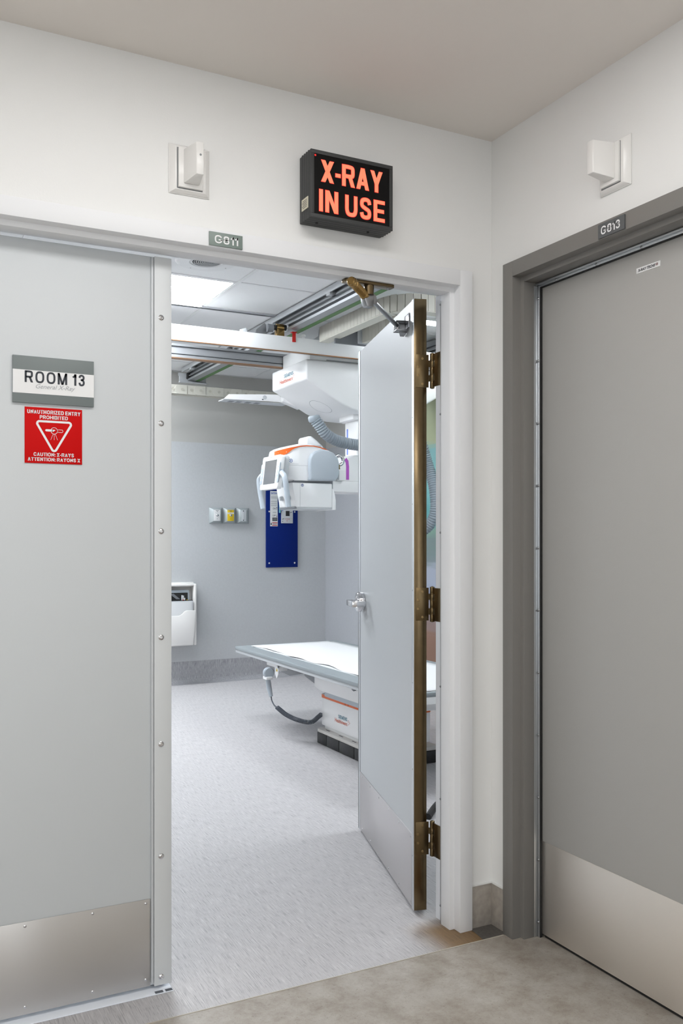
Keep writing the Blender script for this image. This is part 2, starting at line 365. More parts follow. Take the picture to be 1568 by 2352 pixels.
# ------------------------------------------------------------------ bold grotesque capitals drawn as strokes
GW = {'A':.76,'B':.74,'C':.76,'D':.76,'E':.68,'F':.63,'H':.75,'I':.0,'M':.88,'N':.75,'O':.82,'P':.70,'R':.76,'S':.70,'T':.66,'U':.74,'X':.74,'Y':.74,'Z':.66,'1':.34,'3':.60,'G':.80,'8':.64,'-':.30,':':.0,' ':.12}
def ribbon(pts, t):
    pts = [Vector((p[0], p[1])) for p in pts]; k = len(pts); L1 = []; R1 = []
    for i in range(k):
        d = (pts[min(i+1, k-1)] - pts[max(i-1, 0)]).normalized(); n = Vector((-d.y, d.x))*t/2
        L1.append(pts[i]+n); R1.append(pts[i]-n)
    return [[tuple(L1[i]), tuple(L1[i+1]), tuple(R1[i+1]), tuple(R1[i])] for i in range(k-1)]
def glyph(c, W, H, t):
    R = lambda a, b, c_, d: [(a, b), (c_, b), (c_, d), (a, d)]
    D = lambda xb, xt, wd, y0=0, y1=None: [(xb, y0), (xb+wd, y0), (xt+wd, H if y1 is None else y1), (xt, H if y1 is None else y1)]
    h = t*.86
    def nrm(pts, x0=0, x1=None, y0=0, y1=None, sm=5):
        x1 = W if x1 is None else x1; y1 = H if y1 is None else y1
        q = [Vector((x0+t/2+p[0]*(x1-x0-t), y0+h/2+p[1]*(y1-y0-h), 0)) for p in pts]
        return ribbon([(v.x, v.y) for v in bez(q, sm)], (t+h)/2)
    sup = [(.5+.5*math.copysign(abs(math.cos(a))**.75, math.cos(a)), .5+.5*math.copysign(abs(math.sin(a))**.75, math.sin(a))) for a in [2*math.pi*i/28 for i in range(29)]]
    if c == 'I': return [R(0, 0, t, H)]
    if c == 'E': return [R(0, 0, t, H), R(t, 0, W, h), R(t, H-h, W, H), R(t, H/2-h/2, W*.93, H/2+h/2)]
    if c == 'F': return [R(0, 0, t, H), R(t, H-h, W, H), R(t, H*.52-h/2, W*.9, H*.52+h/2)]
    if c == 'H': return [R(0, 0, t, H), R(W-t, 0, W, H), R(t, H/2-h/2, W-t, H/2+h/2)]
    if c == 'N': return [R(0, 0, t, H), R(W-t, 0, W, H), D(W-t*1.12, 0, t*1.12)]
    if c == 'M': return [R(0, 0, t, H), R(W-t, 0, W, H), D(W/2-t*.5, 0, t), D(W/2-t*.5, W-t, t)]
    if c == 'T': return [R(W/2-t/2, 0, W/2+t/2, H), R(0, H-h, W, H)]
    if c == 'A': return [D(0, W/2-t*.55, t*1.1), D(W-t*1.1, W/2-t*.55, t*1.1), R(W*.2, H*.20, W*.8, H*.20+h)]
    if c == 'X': return [D(0, W-t*1.2, t*1.2), D(W-t*1.2, 0, t*1.2)]
    if c == 'Y': return [R(W/2-t/2, 0, W/2+t/2, H*.46), D(W/2-t*.55, 0, t*1.1, H*.38), D(W/2-t*.55, W-t*1.1, t*1.1, H*.38)]
    if c == 'Z': return [R(0, 0, W, h), R(0, H-h, W, H), D(0, W-t*1.2, t*1.2, h*.5, H-h*.5)]
    if c == 'O': return nrm(sup, sm=2)
    if c == 'C': return nrm([(.98, .70), (.90, .88), (.5, 1), (.1, .88), (0, .5), (.1, .12), (.5, 0), (.90, .12), (.99, .31)])
    if c == 'D': return [R(0, 0, t, H)] + nrm([(.0, 1), (.55, 1), (.93, .84), (1, .5), (.93, .16), (.55, 0), (0, 0)])
    if c == 'U': return nrm([(0, 1.06), (0, .6), (.01, .26), (.16, .05), (.5, 0), (.84, .05), (.99, .26), (1, .6), (1, 1.06)])
    if c == 'S': return nrm([(1, .74), (.88, .94), (.5, 1.0), (.12, .93), (.02, .76), (.12, .61), (.5, .5), (.88, .40), (.98, .23), (.88, .06), (.5, 0), (.12, .06), (0, .26)])
    if c == '3': return nrm([(0, .76), (.14, .94), (.5, 1), (.86, .93), (.96, .77), (.84, .60), (.42, .54), (.84, .48), (1, .27), (.88, .07), (.5, 0), (.12, .06), (0, .26)])
    if c == 'G': return nrm([(.95, .74), (.86, .90), (.5, 1), (.1, .88), (0, .5), (.1, .12), (.5, 0), (.86, .10), (.98, .30), (.98, .46)]) + [R(W*.52, H*.36, W, H*.36+h)]
    if c == '8': return nrm([(.5, 1), (.12, .92), (.06, .76), (.16, .60), (.5, .53), (.84, .60), (.94, .76), (.88, .92), (.5, 1)]) + nrm([(.5, .53), (.1, .44), (0, .26), (.12, .06), (.5, 0), (.88, .06), (1, .26), (.9, .44), (.5, .53)])
    if c == '1': return [R(W-t, 0, W, H), D(W-t*.9, W-t, t, H*.7, H)] + ribbon([(0, H*.72), (W*.45, H*.80), (W-t*.5, H*.99)], h)
    if c == '-': return [R(0, H*.33, W, H*.33+t*.9)]
    if c == ':': return [R(0, 0, t, t), R(0, H*.5, t, H*.5+t)]
    if c == 'P': return [R(0, 0, t, H)] + nrm([(0, 1), (.6, 1), (.94, .9), (1, .5), (.94, .1), (.6, 0), (0, 0)], y0=H*.40)
    if c == 'R': return [R(0, 0, t, H), D(W-t*1.08, W*.45, t*1.08, 0, H*.48)] + nrm([(0, 1), (.6, 1), (.92, .9), (.97, .5), (.92, .1), (.6, 0), (0, 0)], y0=H*.40)
    if c == 'B': return [R(0, 0, t, H)] + nrm([(0, 1), (.6, 1), (.9, .9), (.95, .5), (.9, .1), (.6, 0), (0, 0)], y0=H*.46) + nrm([(0, 1), (.6, 1), (.94, .9), (1, .5), (.94, .1), (.6, 0), (0, 0)], y1=H*.56)
    return []
def stext(txt, name, m, parent, org, ex, ey, w_, h_, t=.2, depth=.0006, gap=.12, grow=0.0):
    t_ = t*h_; g_ = gap*h_; n = len(txt)
    fixed = sum(t_ for c in txt if c in 'I:') + g_*(n-1); k = (w_-fixed)/sum(GW[c] for c in txt)
    ex, ey, org = Vector(ex), Vector(ey), Vector(org); nz = ex.cross(ey); b = MB(); x = 0
    for c in txt:
        W = t_ if c in 'I:' else GW[c]*k
        for poly in glyph(c, W, h_, t_):
            if grow:
                # offset each convex stroke piece outwards for the glowing rim
                cx_ = sum(p[0] for p in poly)/len(poly); cy_ = sum(p[1] for p in poly)/len(poly)
                poly = [(p[0]+math.copysign(grow, p[0]-cx_), p[1]+math.copysign(grow, p[1]-cy_)) for p in poly]
            b.add([org + ex*(x+p[0]) + ey*p[1] + nz*depth for p in poly], [tuple(range(len(poly)))])
        x += W + g_
    me_f = []
    for f in b.f:
        v = [Vector(b.v[i]) for i in f]
        nn = sum(((v[i]-v[0]).cross(v[i+1]-v[0]).dot(nz) for i in range(1, len(v)-1)))
        me_f.append(f if nn >= 0 else tuple(reversed(f)))
    b.f = me_f
    return b.build_flat(name, m, parent, nz)
def rrect(x0, x1, y0, y1, r, n=5):
    out = []
    for cx, cy, a0 in ((x1-r,y1-r,0),(x0+r,y1-r,90),(x0+r,y0+r,180),(x1-r,y0+r,270)):
        for i in range(n+1):
            a = math.radians(a0 + 90*i/n); out.append((cx+r*math.cos(a), cy+r*math.sin(a)))
    return out

# ================================================================== THE SETTING
HC, HR = 2.64, 2.79          # hall and room ceilings
XL, YN = -5.2, -4.7          # hall extents
YB, XR, XW = 5.35, 2.02, -3.0
S = 'structure'
tag(MB().box(XL-.1, 0.14, YN-.1, -0.090, -0.05, 0).build('floor', FLOOR_H, smooth=False), 'beige mottled vinyl hall floor', kind=S)
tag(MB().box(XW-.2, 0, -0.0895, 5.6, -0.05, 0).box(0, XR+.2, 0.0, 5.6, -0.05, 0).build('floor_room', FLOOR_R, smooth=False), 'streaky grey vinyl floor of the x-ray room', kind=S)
tag(MB().box(XL-.2, 0.14, YN-.2, 0.0, HC, HC+.1).build('ceiling', HALL_CEIL, smooth=False), 'plain painted hall ceiling', kind=S)
# wall with the double door (left in the picture): pieces around the opening
OX0, OX1, OH = -2.10, -0.115, 2.16
wl = MB(); wl.box(XL, OX0, 0, .112, 0, HR+.25); wl.box(OX0, OX1, 0, .112, OH, HR+.25); wl.box(OX1, 0.0, 0, .112, 0, HR+.25); wl.box(0.0, XR+.15, 0, .112, 0, HR+.25)
tag(wl.build('wall_left', HALL_WALL, smooth=False), 'light grey hall wall around the double door', kind=S)
wr = MB(); wr.box(0, .13, -0.105, 0, 0, HC+.3); wr.box(0, .13, -1.105, -0.105, 2.176, HC+.3); wr.box(0, .13, YN, -1.105, 0, HC+.3)
tag(wr.build('wall_right', HALL_WALL, smooth=False), 'light grey hall wall around the dark grey door', kind=S)
rw = MB(); rw.box(XL-.1, -4.45, YN-.1, YN, 0, HC+.1); rw.box(-2.55, -.86, YN-.1, YN, 0, HC+.1); rw.box(-.44, .13, YN-.1, YN, 0, HC+.1)
for a_, b_ in ((-4.45, -2.55), (-.86, -.44)): rw.box(a_, b_, YN-.1, YN, 0, .30); rw.box(a_, b_, YN-.1, YN, 2.20, HC+.1)
tag(rw.build('wall_rear', HALL_WALL, smooth=False), 'hall wall with two windows behind the viewpoint', kind=S)
for n_, (a_, b_) in enumerate(((-4.45, -2.55), (-.86, -.44))):  # added windows: frontal fill, the narrow one also for the kick plate streak
    wf = MB(); wf.box(a_, a_+.04, YN-.07, YN-.02, .30, 2.20).box(b_-.04, b_, YN-.07, YN-.02, .30, 2.20).box(a_+.04, b_-.04, YN-.07, YN-.02, .30, .34).box(a_+.04, b_-.04, YN-.07, YN-.02, 2.16, 2.20)
    tag(wf.build('window_%d' % (n_+1), FRAME_L, smooth=False), 'hall window behind the viewpoint', kind=S)
tag(MB().box(XL-.1, XL, YN, 0, 0, HC+.1).build('wall_hall_end', HALL_WALL, smooth=False), 'far end wall of the hall', kind=S)
# shell of the closed office behind the grey door
tag(MB().box(.13, 1.6, -1.9, -1.8, 0, HC).box(1.5, 1.6, -1.8, 0, 0, HC).box(.13, 1.6, -1.9, 0, HC, HC+.1).build('wall_office', mat('office_dark', (.03,.03,.03), .9), smooth=False), 'dark unlit office shell behind the grey door', kind=S)
tag(MB().box(.14, 1.6, -1.9, 0, -.05, 0).build('floor_office', FLOOR_H, smooth=False), 'unlit office floor', kind=S)
# x-ray room shell
SEAM = 2.165
wb = MB().box(XW, XR+.1, YB, YB+.1, 0, HR+.25).build('wall_back', RM_WALL, smooth=False); tag(wb, 'grey back wall of the x-ray room', kind=S)
MB().box(XW, XR, YB-.008, YB, .20, SEAM).build('wall_panel', RM_PANEL, wb, smooth=False)
ws = MB().box(XR, XR+.1, .112, YB, 0, HR+.25).build('wall_side', RM_WALL, smooth=False); tag(ws, 'bluish grey side wall of the x-ray room', kind=S)
MB().box(XR-.008, XR, .112, YB-.008, .20, SEAM).build('wall_panel', RM_PANEL2, ws, smooth=False)
tag(MB().box(XW-.1, XW, .112, YB, 0, HR+.25).build('wall_far_left', RM_WALL, smooth=False), 'far left wall of the x-ray room', kind=S)
# coved vinyl base
def cove(u0):
    pr = [(u0, .225), (u0-.006, .225), (u0-.008, .07)]
    for i in range(1, 7):
        a = math.radians(90*i/6); pr.append((u0-.008-.05*(1-math.cos(a)), .055-.052*math.sin(a)+.0))
    pr += [(u0-.062, 0.0005), (u0, 0.0005)]
    return pr
tag(MB().prism(cove(YB), 'x', XW, XR).build('baseboard_back', COVE_M), 'coved grey streaky vinyl base along the back wall', kind=S)
b2 = MB(); b2.prism([(x, z) for x, z in cove(XR)], 'y', .13, YB); tag(b2.build('baseboard_side', COVE_M), 'coved vinyl base along the side wall', kind=S)
# hall base at the corner between the two door frames
tag(MB().box(-.092, -.004, -.006, 0, .0, .140).build('baseboard_left', BASE_T, bevel=.001), 'short beige vinyl base between the white frame and the corner', kind=S)
tag(MB().box(-.006, 0, -.083, 0, .0, .140).build('baseboard_right', BASE_T, bevel=.001), 'short beige vinyl base between the corner and the grey frame', kind=S)
tag(MB().box(-.092, -.0081, -.008, 0, .140, .143).box(-.008, 0, -.083, 0, .140, .143).build('trim_3', CAULK, smooth=False), 'white caulk line above the corner base', kind=S)
tag(MB().prism([(-.092,-.0888), (-.100,-.0888), (-.092,-.02), (-.092,-.007), (-.007,-.007), (-.007,-.082), (-.006,-.0888)], 'z', 0.0003, .0012).build('trim_4', SHADED_RUB, smooth=False), 'dark floor patch in the corner between the frames', kind=S)

tag(MB().box(-2.05, -1.088, .048, .118, 0.0003, .003).build('trim_5', mat('threshold_pale', (0.86, 0.90, 0.97), .35), bevel=.001), 'pale satin threshold strip under the closed door leaf', kind=S)  # pale strip painted as room light spilling under the leaf
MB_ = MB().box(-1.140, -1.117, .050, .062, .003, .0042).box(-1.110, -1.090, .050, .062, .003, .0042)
tag(MB_.build('trim_6', mat('strike_dark', (.10,.11,.13), .5), smooth=False), 'dark floor strike plates under the door post', kind=S)  # dark rectangles painted as bolt shadows across the spilled light
tag(MB().box(XL, -.02, -.0925, -.0890, .0, .0012).build('trim_7', mat('seam_bead', (.50,.46,.39), .5), smooth=False), 'thin sealing bead between the two floors', kind=S)
# room ceiling: tees and lay-in tiles
rc = thing('ceiling_room', (0, 2.7, HR), 'white lay-in tile ceiling of the x-ray room', None, kind=S)
del_cat = None
gx = [XW] + [0.03 + 1.22*k for k in range(-2, 2)] + [XR]; gx = sorted(set(round(v, 3) for v in gx))
gy = [.13] + [2.475 + .61*k for k in range(-3, 5)] + [YB]; gy = sorted(set(round(v, 3) for v in gy))
tee = MB()
for x in gx[1:-1]: tee.box(x-.012, x+.012, .13, YB, HR, HR+.03)
for y in gy[1:-1]: tee.box(XW, XR, y-.0121, y+.0121, HR+.0007, HR+.0295)
tee.box(XW, XR, YB-.02, YB, HR, HR+.002).box(XR-.02, XR, .13, YB, HR, HR+.002)
tee.build('ceiling_grid', TEE, rc, smooth=False)
LIGHTS_R = [(-1.19, .03, 2.475, 3.085), (1.25, 1.86, 2.66, 2.82), (1.25, 1.86, .645, 1.255), (-2.41, -1.19, 4.305, 4.915), (-1.19, .03, 4.305, 4.915)]
def is_light(x0, x1, y0, y1):
    for a, b, c, d in LIGHTS_R:
        if d-c > .3 and a-.05 < (x0+x1)/2 < b+.05 and c-.05 < (y0+y1)/2 < d+.05: return True
    return False
tile_src = {}
xs_cells = []
for i in range(len(gx)-1):
    if gx[i] > 1.2: xs_cells += [(gx[i], 1.86), (1.86, gx[i+1])]
    else: xs_cells.append((gx[i], gx[i+1]))
for (x0, x1) in xs_cells:
    for j in range(len(gy)-1):
        y0, y1 = gy[j], gy[j+1]
        if is_light(x0, x1, y0, y1): continue
        key = (round(x1-x0, 3), round(y1-y0, 3)); c = ((x0+x1)/2, (y0+y1)/2, HR+.010)
        if key in tile_src: dup(tile_src[key], c, rc)
        else:
            hx, hy = max((x1-x0)/2-.008, .005), max((y1-y0)/2-.008, .005)
            tile_src[key] = MB().box(c[0]-hx, c[0]+hx, c[1]-hy, c[1]+hy, HR+.004, HR+.016).build('ceiling_tile', TILE, rc, smooth=False)
tag(MB().box(XW-.2, XR+.2, .0, YB+.2, HR+.20, HR+.25).build('ceiling_slab', RM_WALL, smooth=False), 'hidden slab above the tile ceiling', kind=S)
# room lights
def room_light(i, r):
    x0, x1, y0, y1 = r; HR = 2.79 if y1-y0 > .3 else 2.775
    vis = ['bright flat ceiling light panel near the round speaker, cut off by the white door', 'slim ceiling light glimpsed in the gap beside the door hinges'][i] if i < 2 else 'flat ceiling light panel of the x-ray room out of sight'
    t = thing('ceiling_light', ((x0+x1)/2, (y0+y1)/2, HR), vis, 'light', 'x-ray room light panels')
    MB().box(x0+.012, x1-.012, y0+.012, y0+.022, HR+.001, HR+.02).box(x0+.012, x1-.012, y1-.022, y1-.012, HR+.001, HR+.02).box(x0+.012, x0+.022, y0+.012, y1-.012, HR+.001, HR+.02).box(x1-.022, x1-.012, y0+.012, y1-.012, HR+.001, HR+.02).build('frame', TEE, t, smooth=False)
    MB().box(x0+.02, x1-.02, y0+.02, y1-.02, HR+.004, HR+.012).build('diffuser', LAMP_R, t, smooth=False)
for i, r in enumerate(LIGHTS_R): room_light(i, r)
# hall lights (recessed linear fixtures overhead and behind the viewpoint)
HALL_L = [(-1.75, -.55, -1.06, -.74), (-1.5, -.9, -4.2, -3.0), (-3.9, -3.3, -1.95, -.70), (-3.9, -3.3, -4.2, -3.0)]
for x0, x1, y0, y1 in HALL_L:
    t = thing('ceiling_light', ((x0+x1)/2, (y0+y1)/2, HC), 'recessed linear hall ceiling light outside the picture', 'light', 'hall ceiling lights')
    MB().box(x0-.015, x1+.015, y0-.015, y0, HC-.004, HC+.0).box(x0-.015, x1+.015, y1, y1+.015, HC-.004, HC).box(x0-.015, x0, y0, y1, HC-.004, HC).box(x1, x1+.015, y0, y1, HC-.004, HC).build('frame', TEE, t, smooth=False)
    MB().box(x0, x1, y0, y1, HC-.003, HC-.001).build('diffuser', LAMP_H, t, smooth=False)

# ================================================================== DOOR FRAMES
def frame_a():
    t = thing('trim_1', (-.12, 0, 0), 'white painted steel double door frame', None, kind=S)
    R = [(-.090, 0), (-.090, -.016), (-.139, -.016), (-.139, .019), (-.157, .019), (-.157, .072), (-.139, .072), (-.139, .128), (-.090, .128), (-.090, .112), (-.112, .112), (-.112, 0)]
    MB().prism(R, 'z', 0, 2.1845).build('jamb', FRAME_L, t, bevel=.0015)
    Lf = [(-2.21-x+.0, y) for x, y in R]
    MB().prism(Lf, 'z', 0, 2.1845).build('jamb', FRAME_L, t, bevel=.0015)
    Hd = [(0, 2.185), (-.0158, 2.185), (-.0158, 2.134), (.0193, 2.134), (.0193, 2.118), (.0717, 2.118), (.0717, 2.134), (.1277, 2.134), (.1277, 2.185), (.112, 2.185), (.112, 2.163), (0, 2.163)]
    MB().prism(Hd, 'x', -2.21+.0905, -.0905).build('head', FRAME_L, t, bevel=.0015)
    MB().box(-.152, -.1405, .074, .084, 0, 2.11).build('seal_strip', ALU, t, bevel=.001)
    MB().box(-.1405, -.1392, .086, .1275, 0, 2.13).build('rabbet_liner', mat('liner_pale', (.80,.82,.86), .45), t, smooth=False)
    src = None
    for z in (2.09, 1.72, 1.32, .80, .42, .06):
        p = (-.1535, .079, z)
        if src is None: src = MB().lathe([(.004, 0), (.004, .0012), (.002, .002)], p, (-1, -.3, 0), 8).build('screw', ZINC, t)
        else: dup(src, (src.location.x, src.location.y, z), t)
    return t
frame_a()
def frame_b():
    t = thing('trim_2', (0, -.12, 0), 'dark grey painted steel door frame', None, kind=S)
    R = [(0, -.081), (-.016, -.081), (-.016, -.132), (.017, -.132), (.017, -.149), (.072, -.149), (.072, -.132), (.146, -.132), (.146, -.081), (.13, -.081), (.13, -.103), (0, -.103)]
    MB().prism(R, 'z', 0, 2.1995).build('jamb', FRAME_D, t, bevel=.0015)
    MB().prism([(x, -1.21-y) for x, y in R], 'z', 0, 2.200).build('jamb', FRAME_D, t, bevel=.0015)
    Hd = [(0, 2.200), (-.0158, 2.200), (-.0158, 2.150), (.0173, 2.150), (.0173, 2.133), (.0717, 2.133), (.0717, 2.150), (.1457, 2.150), (.1457, 2.2), (.13, 2.2), (.13, 2.178), (0, 2.178)]
    MB().prism(Hd, 'y', -1.129, -.0815).build('head', FRAME_D, t, bevel=.0015)
    MB().box(.0722, .0775, -.1485, -.160, 0.0, 2.123).build('seal_strip', ALU, t, bevel=.0015)
    MB().box(.058, .0722, -.1485, -.1505, 0.0, 2.123).build('seal_strip', ALU, t, bevel=.0008)
    MB().box(.0722, .0775, -1.061, -.1485, 2.119, 2.1325).build('seal_strip', ALU, t, bevel=.0015)
    MB().box(.064, .0722, -1.061, -.1485, 2.126, 2.1325).build('seal_strip', ALU, t, bevel=.0015)
    MB().box(.0735, .0824, -.1600, -.1618, 0, 2.119).build('gasket', BLACK, t, smooth=False)
    MB().box(.078, .083, -1.061, -.149, 2.1165, 2.133).build('gasket', BLACK, t, smooth=False)
    src = None
    for k in range(11):
        z = 2.083 - .2035*k
        if src is None: src = MB().lathe([(.0045, 0), (.0045, .001), (.003, .0025), (.001, .003)], (.0722, -.1545, z), (-1, 0, 0), 10).build('screw', ZINC, t)
        else: dup(src, (src.location.x, -.1545, z), t)
    for k in range(5): dup(src, (.0712, -.24-.18*k, 2.1225), t)
frame_b()

# ================================================================== DOORS
# closed leaf on the left
d1 = thing('door_1', (-1.6, .106, 0), 'closed pale grey door leaf with a stainless kick plate', None, kind=S)
MB().box(-2.052, -1.113, .084, .129, .014, 2.112).build('leaf', DOOR_L, d1, bevel=.0012)
MB().box(-2.04, -1.146, .0824, .084, .013, .264).build('kick_plate', STEEL, d1, bevel=.0005)
MB().box(-1.1450, -1.1382, .0775, .084, .022, 2.11).build('edge_seal', MLGREY, d1, bevel=.001)
MB().box(-1.137, -1.086, .0745, .084, .012, 2.112).build('astragal', mat('astragal_paint', (.63,.65,.66), .42), d1, bevel=.0022)
MB().box(-1.112, -1.100, .100, .126, .004, .022).build('floor_bolt', MDGREY, d1, bevel=.001)
MB().box(-1.130, -1.118, .100, .126, .004, .022).build('floor_bolt', MDGREY, d1, bevel=.001)
src = None
for z in (1.937, 1.632, 1.321, 1.015, .707, .384, .036):
    if src is None:
        src = MB().lathe([(.0082, 0), (.0082, .0008), (.0066, .0022), (.0040, .0034), (.0036, .0020), (.001, .0020)], (-1.117, .0745, z), (0,-1,0), 16).build('bolt', CHROME, d1)
    else: dup(src, (src.location.x, src.location.y, z), d1)
src = None
for x in (-1.160, -1.310, -1.490, -1.67, -1.85, -2.02):
    for z in (.252, .034):
        p = (x, .0824, z)
        if src is None: src = MB().lathe([(.0042, 0), (.0042, .0006), (.003, .0018), (.001, .0022)], p, (0,-1,0), 10).build('screw', CHROME, d1); off = src.location.y
        else: dup(src, (x, off, z), d1)

# open leaf: local x from hinge edge to latch edge, local y from the hall face to the room face
A = math.radians(106.4)
dd = Vector((math.sin(math.radians(16.4)), math.cos(math.radians(16.4)), 0)); dn = Vector((dd.y, -dd.x, 0))
c0 = Vector((-.1962, .1795, 0))
DX = Matrix(((dd.x, dn.x, 0, c0.x), (dd.y, dn.y, 0, c0.y), (0, 0, 1, 0), (0, 0, 0, 1)))
d2 = thing('door_2', tuple(c0), 'pale grey door leaf standing open into the x-ray room', None, kind=S)
MB(DX).box(.0015, .912, .0008, .0442, .0155, 2.129).build('leaf', mat('open_door_paint', (.49,.51,.525), .42, bump=.05, bscale=400), d2, smooth=False)  # same paint as the closed leaf, darkened to stand for shade
MB(DX).box(0, .0018, 0, .045, .014, 2.1295).build('hinge_edge', BROWN_TINT, d2, bevel=.0006)
MB(DX).box(.0, .024, -.0016, .0008, .014, 2.1292).build('edge_guard', ALU, d2, bevel=.0004)
MB(DX).box(.912, .916, -.003, .047, .014, 2.129).build('latch_edge', ZINC, d2, bevel=.0005)
MB(DX).box(.888, .912, -.0016, .0008, .014, 2.129).build('edge_guard', ALU, d2, bevel=.0004)
MB(DX).box(.0275, .886, -.0014, .0008, .018, .272).build('kick_plate', STEEL_D, d2, bevel=.0004)
src = None
for lx in (.040, .20, .36, .52, .68, .84):
    for z in (.258, .032):
        p = DX @ Vector((lx, -.0014, z))
        if src is None: src = MB().lathe([(.004, 0), (.004, .0006), (.0028, .0016), (.001, .002)], p, -dn, 10).build('screw', CHROME, d2); dlt = src.location - p
        else: dup(src, p + dlt, d2)
src = None
for z in (2.02, 1.72, 1.42, 1.12, .80, .50, .20):
    p = DX @ Vector((.013, -.0016, z))
    if src is None: src = MB().lathe([(.0026, 0), (.0026, .0006), (.001, .0012)], p, -dn, 8).build('screw', ZINC, d2); dlt = src.location - p
    else: dup(src, p + dlt, d2)
# lever: rose, neck, bar along the door and a return to the door face
lv = MB(DX).lathe([(.0425, 0), (.0425, .024), (.040, .028), (.026, .028), (.024, .026), (.0, .026)], (.829, 0, 1.0245), (0,-1,0), 32).build('lever_rose', CHROME, d2)
MB(DX).lathe([(.016, .024), (.012, .034), (.010, .056)], (.829, 0, 1.0245), (0,-1,0), 20).build('lever_neck', CHROME, lv)
MB(DX).box(.716, .838, -.072, -.050, 1.010, 1.034).box(.712, .730, -.072, -.012, 1.010, 1.034).build('lever_handle', CHROME, lv, bevel=.002)
# hinges
KN = Vector((-.1385, .1530, 0))
def hinge(zc):
    h = MB(); h.xf = DX
    lf = h.box(-.0022, 0, .006, .052, zc-.057, zc+.057).build('hinge_leaf', HINGE_REFL, d2, bevel=.0004, label='bronze hinge leaf')
    m = MB(); m.box(-.1425, -.1405, .088, .134, zc-.057, zc+.057); m.build('hinge_leaf', HINGE_REFL, d2, bevel=.0004)
    zz = zc-.060; segs = [(.023, .0084), (.0035, .0092), (.018, .0084), (.0035, .0092), (.024, .0084), (.0035, .0092), (.018, .0084), (.0035, .0092), (.023, .0084)]
    prof = []
    for L_, r in segs:
        prof += [(r*.96, zz), (r, zz+.0006), (r, zz+L_-.0006), (r*.96, zz+L_)]; zz += L_
    k = MB().lathe([(.004, zc-.062)] + prof + [(.0045, zz+.001), (.002, zz+.0025)], (KN.x, KN.y, 0), (0,0,1), 18).build('hinge_knuckle', HINGE_REFL, d2)
    MB().box(KN.x-.004, KN.x+.0, .133, KN.y, zc-.057, zc-.036).box(KN.x-.004, KN.x, .133, KN.y, zc-.012, zc+.012).box(KN.x-.004, KN.x, .133, KN.y, zc+.036, zc+.057).build('hinge_leaf', HINGE_REFL, d2)
    q0 = DX @ Vector((-.001, .05, 0))
    for z0, z1 in ((zc-.0365, zc-.0145), (zc+.0145, zc+.0365)):
        a = Vector((q0.x, q0.y, z0)); b_ = Vector((KN.x-.004, KN.y, z0))
        n2 = Vector((0, .002, 0))
        MB().add([a, b_, b_+n2, a+n2, a+Vector((0,0,z1-z0)), b_+Vector((0,0,z1-z0)), b_+n2+Vector((0,0,z1-z0)), a+n2+Vector((0,0,z1-z0))], [(0,1,2,3),(4,5,6,7),(0,1,5,4),(1,2,6,5),(2,3,7,6),(3,0,4,7)]).build('hinge_leaf', HINGE_REFL, d2, smooth=False)
    src = None
    for ly, dz in ((.030, .043), (.014, .014), (.014, -.016), (.030, -.045)):
        p = DX @ Vector((-.0022, ly, zc+dz))
        if src is None: src = MB().lathe([(.0045, 0), (.0045, .0005), (.0036, .0008), (.0020, -.0006+.0012), (.0005, .0006)], p, -dd, 12).build('screw', mat('bronze_screw', (.26,.18,.085), .3, 1.0), d2); dl = src.location - p  # brown reflection tint, as on the hinges
        else: dup(src, p + dl, d2)
for zc in (1.880, 1.073, .263): hinge(zc)

# grey door on the right
d3 = thing('door_3', (.106, -.6, 0), 'closed warm grey door with a brushed steel kick plate', None, kind=S)
MB().box(.084, .129, -1.058, -.139, .012, 2.128).build('leaf', DOOR_D, d3, bevel=.001)
MB().box(.0825, .084, -1.055, -.139, .012, .314).build('kick_plate', STEEL_W, d3, bevel=.0004)
MB().box(.090, .125, -1.055, -.166, .0005, .012).build('door_sweep', BLACK, d3, smooth=False)  # black strip filling the gap, standing in for the dark office beyond

# ================================================================== DOOR CLOSER (spring arm)
cl = thing('door_closer', (-.45, .045, 2.11), 'brass and steel spring door closer bridging the white head and the open door', 'door closer')
MB().prism(rrect(-.540, -.362, .028, .064, .008), 'z', 2.108, 2.118).build('mounting_plate', BROWN_TINT, cl, bevel=.001)
src = None
for x in (-.525, -.378): MB().lathe([(.006, 0), (.006, .001), (.003, .003)], (x, .046, 2.108), (0,0,-1), 12).build('screw', ZINC, cl)
MB().cyl((-.448, .046, 2.109), (-.448, .046, 2.078), .016, 20).build('pivot_post', BROWN_TINT, cl)
sA, sB = Vector((-.543, -.012, 2.096)), Vector((-.462, .050, 2.078)); ax = (sB-sA).normalized()
MB().tube([sA, sB], .0095, 18).build('spring_core', BRASS, cl)
e1 = ax.cross(Vector((0,0,1))).normalized(); e2 = ax.cross(e1); turns = 13; Ls = (sB-sA).length*.80; pts = []
for i in range(turns*12+1):
    a = 2*math.pi*i/12; pts.append(sA + ax*(.016 + Ls*i/(turns*12)) + (e1*math.cos(a) + e2*math.sin(a))*.0118)
MB().tube(pts, .0024, 6).build('spring', BRASS, cl)
MB().lathe([(.011, -.006), (.0135, -.003), (.0135, .004), (.0155, .006), (.0155, .012), (.0135, .014)], sA, ax, 24).build('spring_cap', BRASS, cl)
MB().lathe([(.012, -.012), (.0155, -.008), (.0155, .010), (.012, .012)], sB, ax, 20).build('spring_collar', BRASS, cl)
MB().prism([(-.468, 2.088), (-.436, 2.094), (-.430, 2.066), (-.434, 2.040), (-.458, 2.040), (-.466, 2.06)], 'y', .040, .070).build('fork', ZINC, cl, bevel=.004)
MB().prism([(-.436, 2.086), (-.424, 2.082), (-.416, 2.060), (-.424, 2.050), (-.436, 2.052)], 'y', .044, .066).build('fork_cheek', ZINC, cl, bevel=.002)
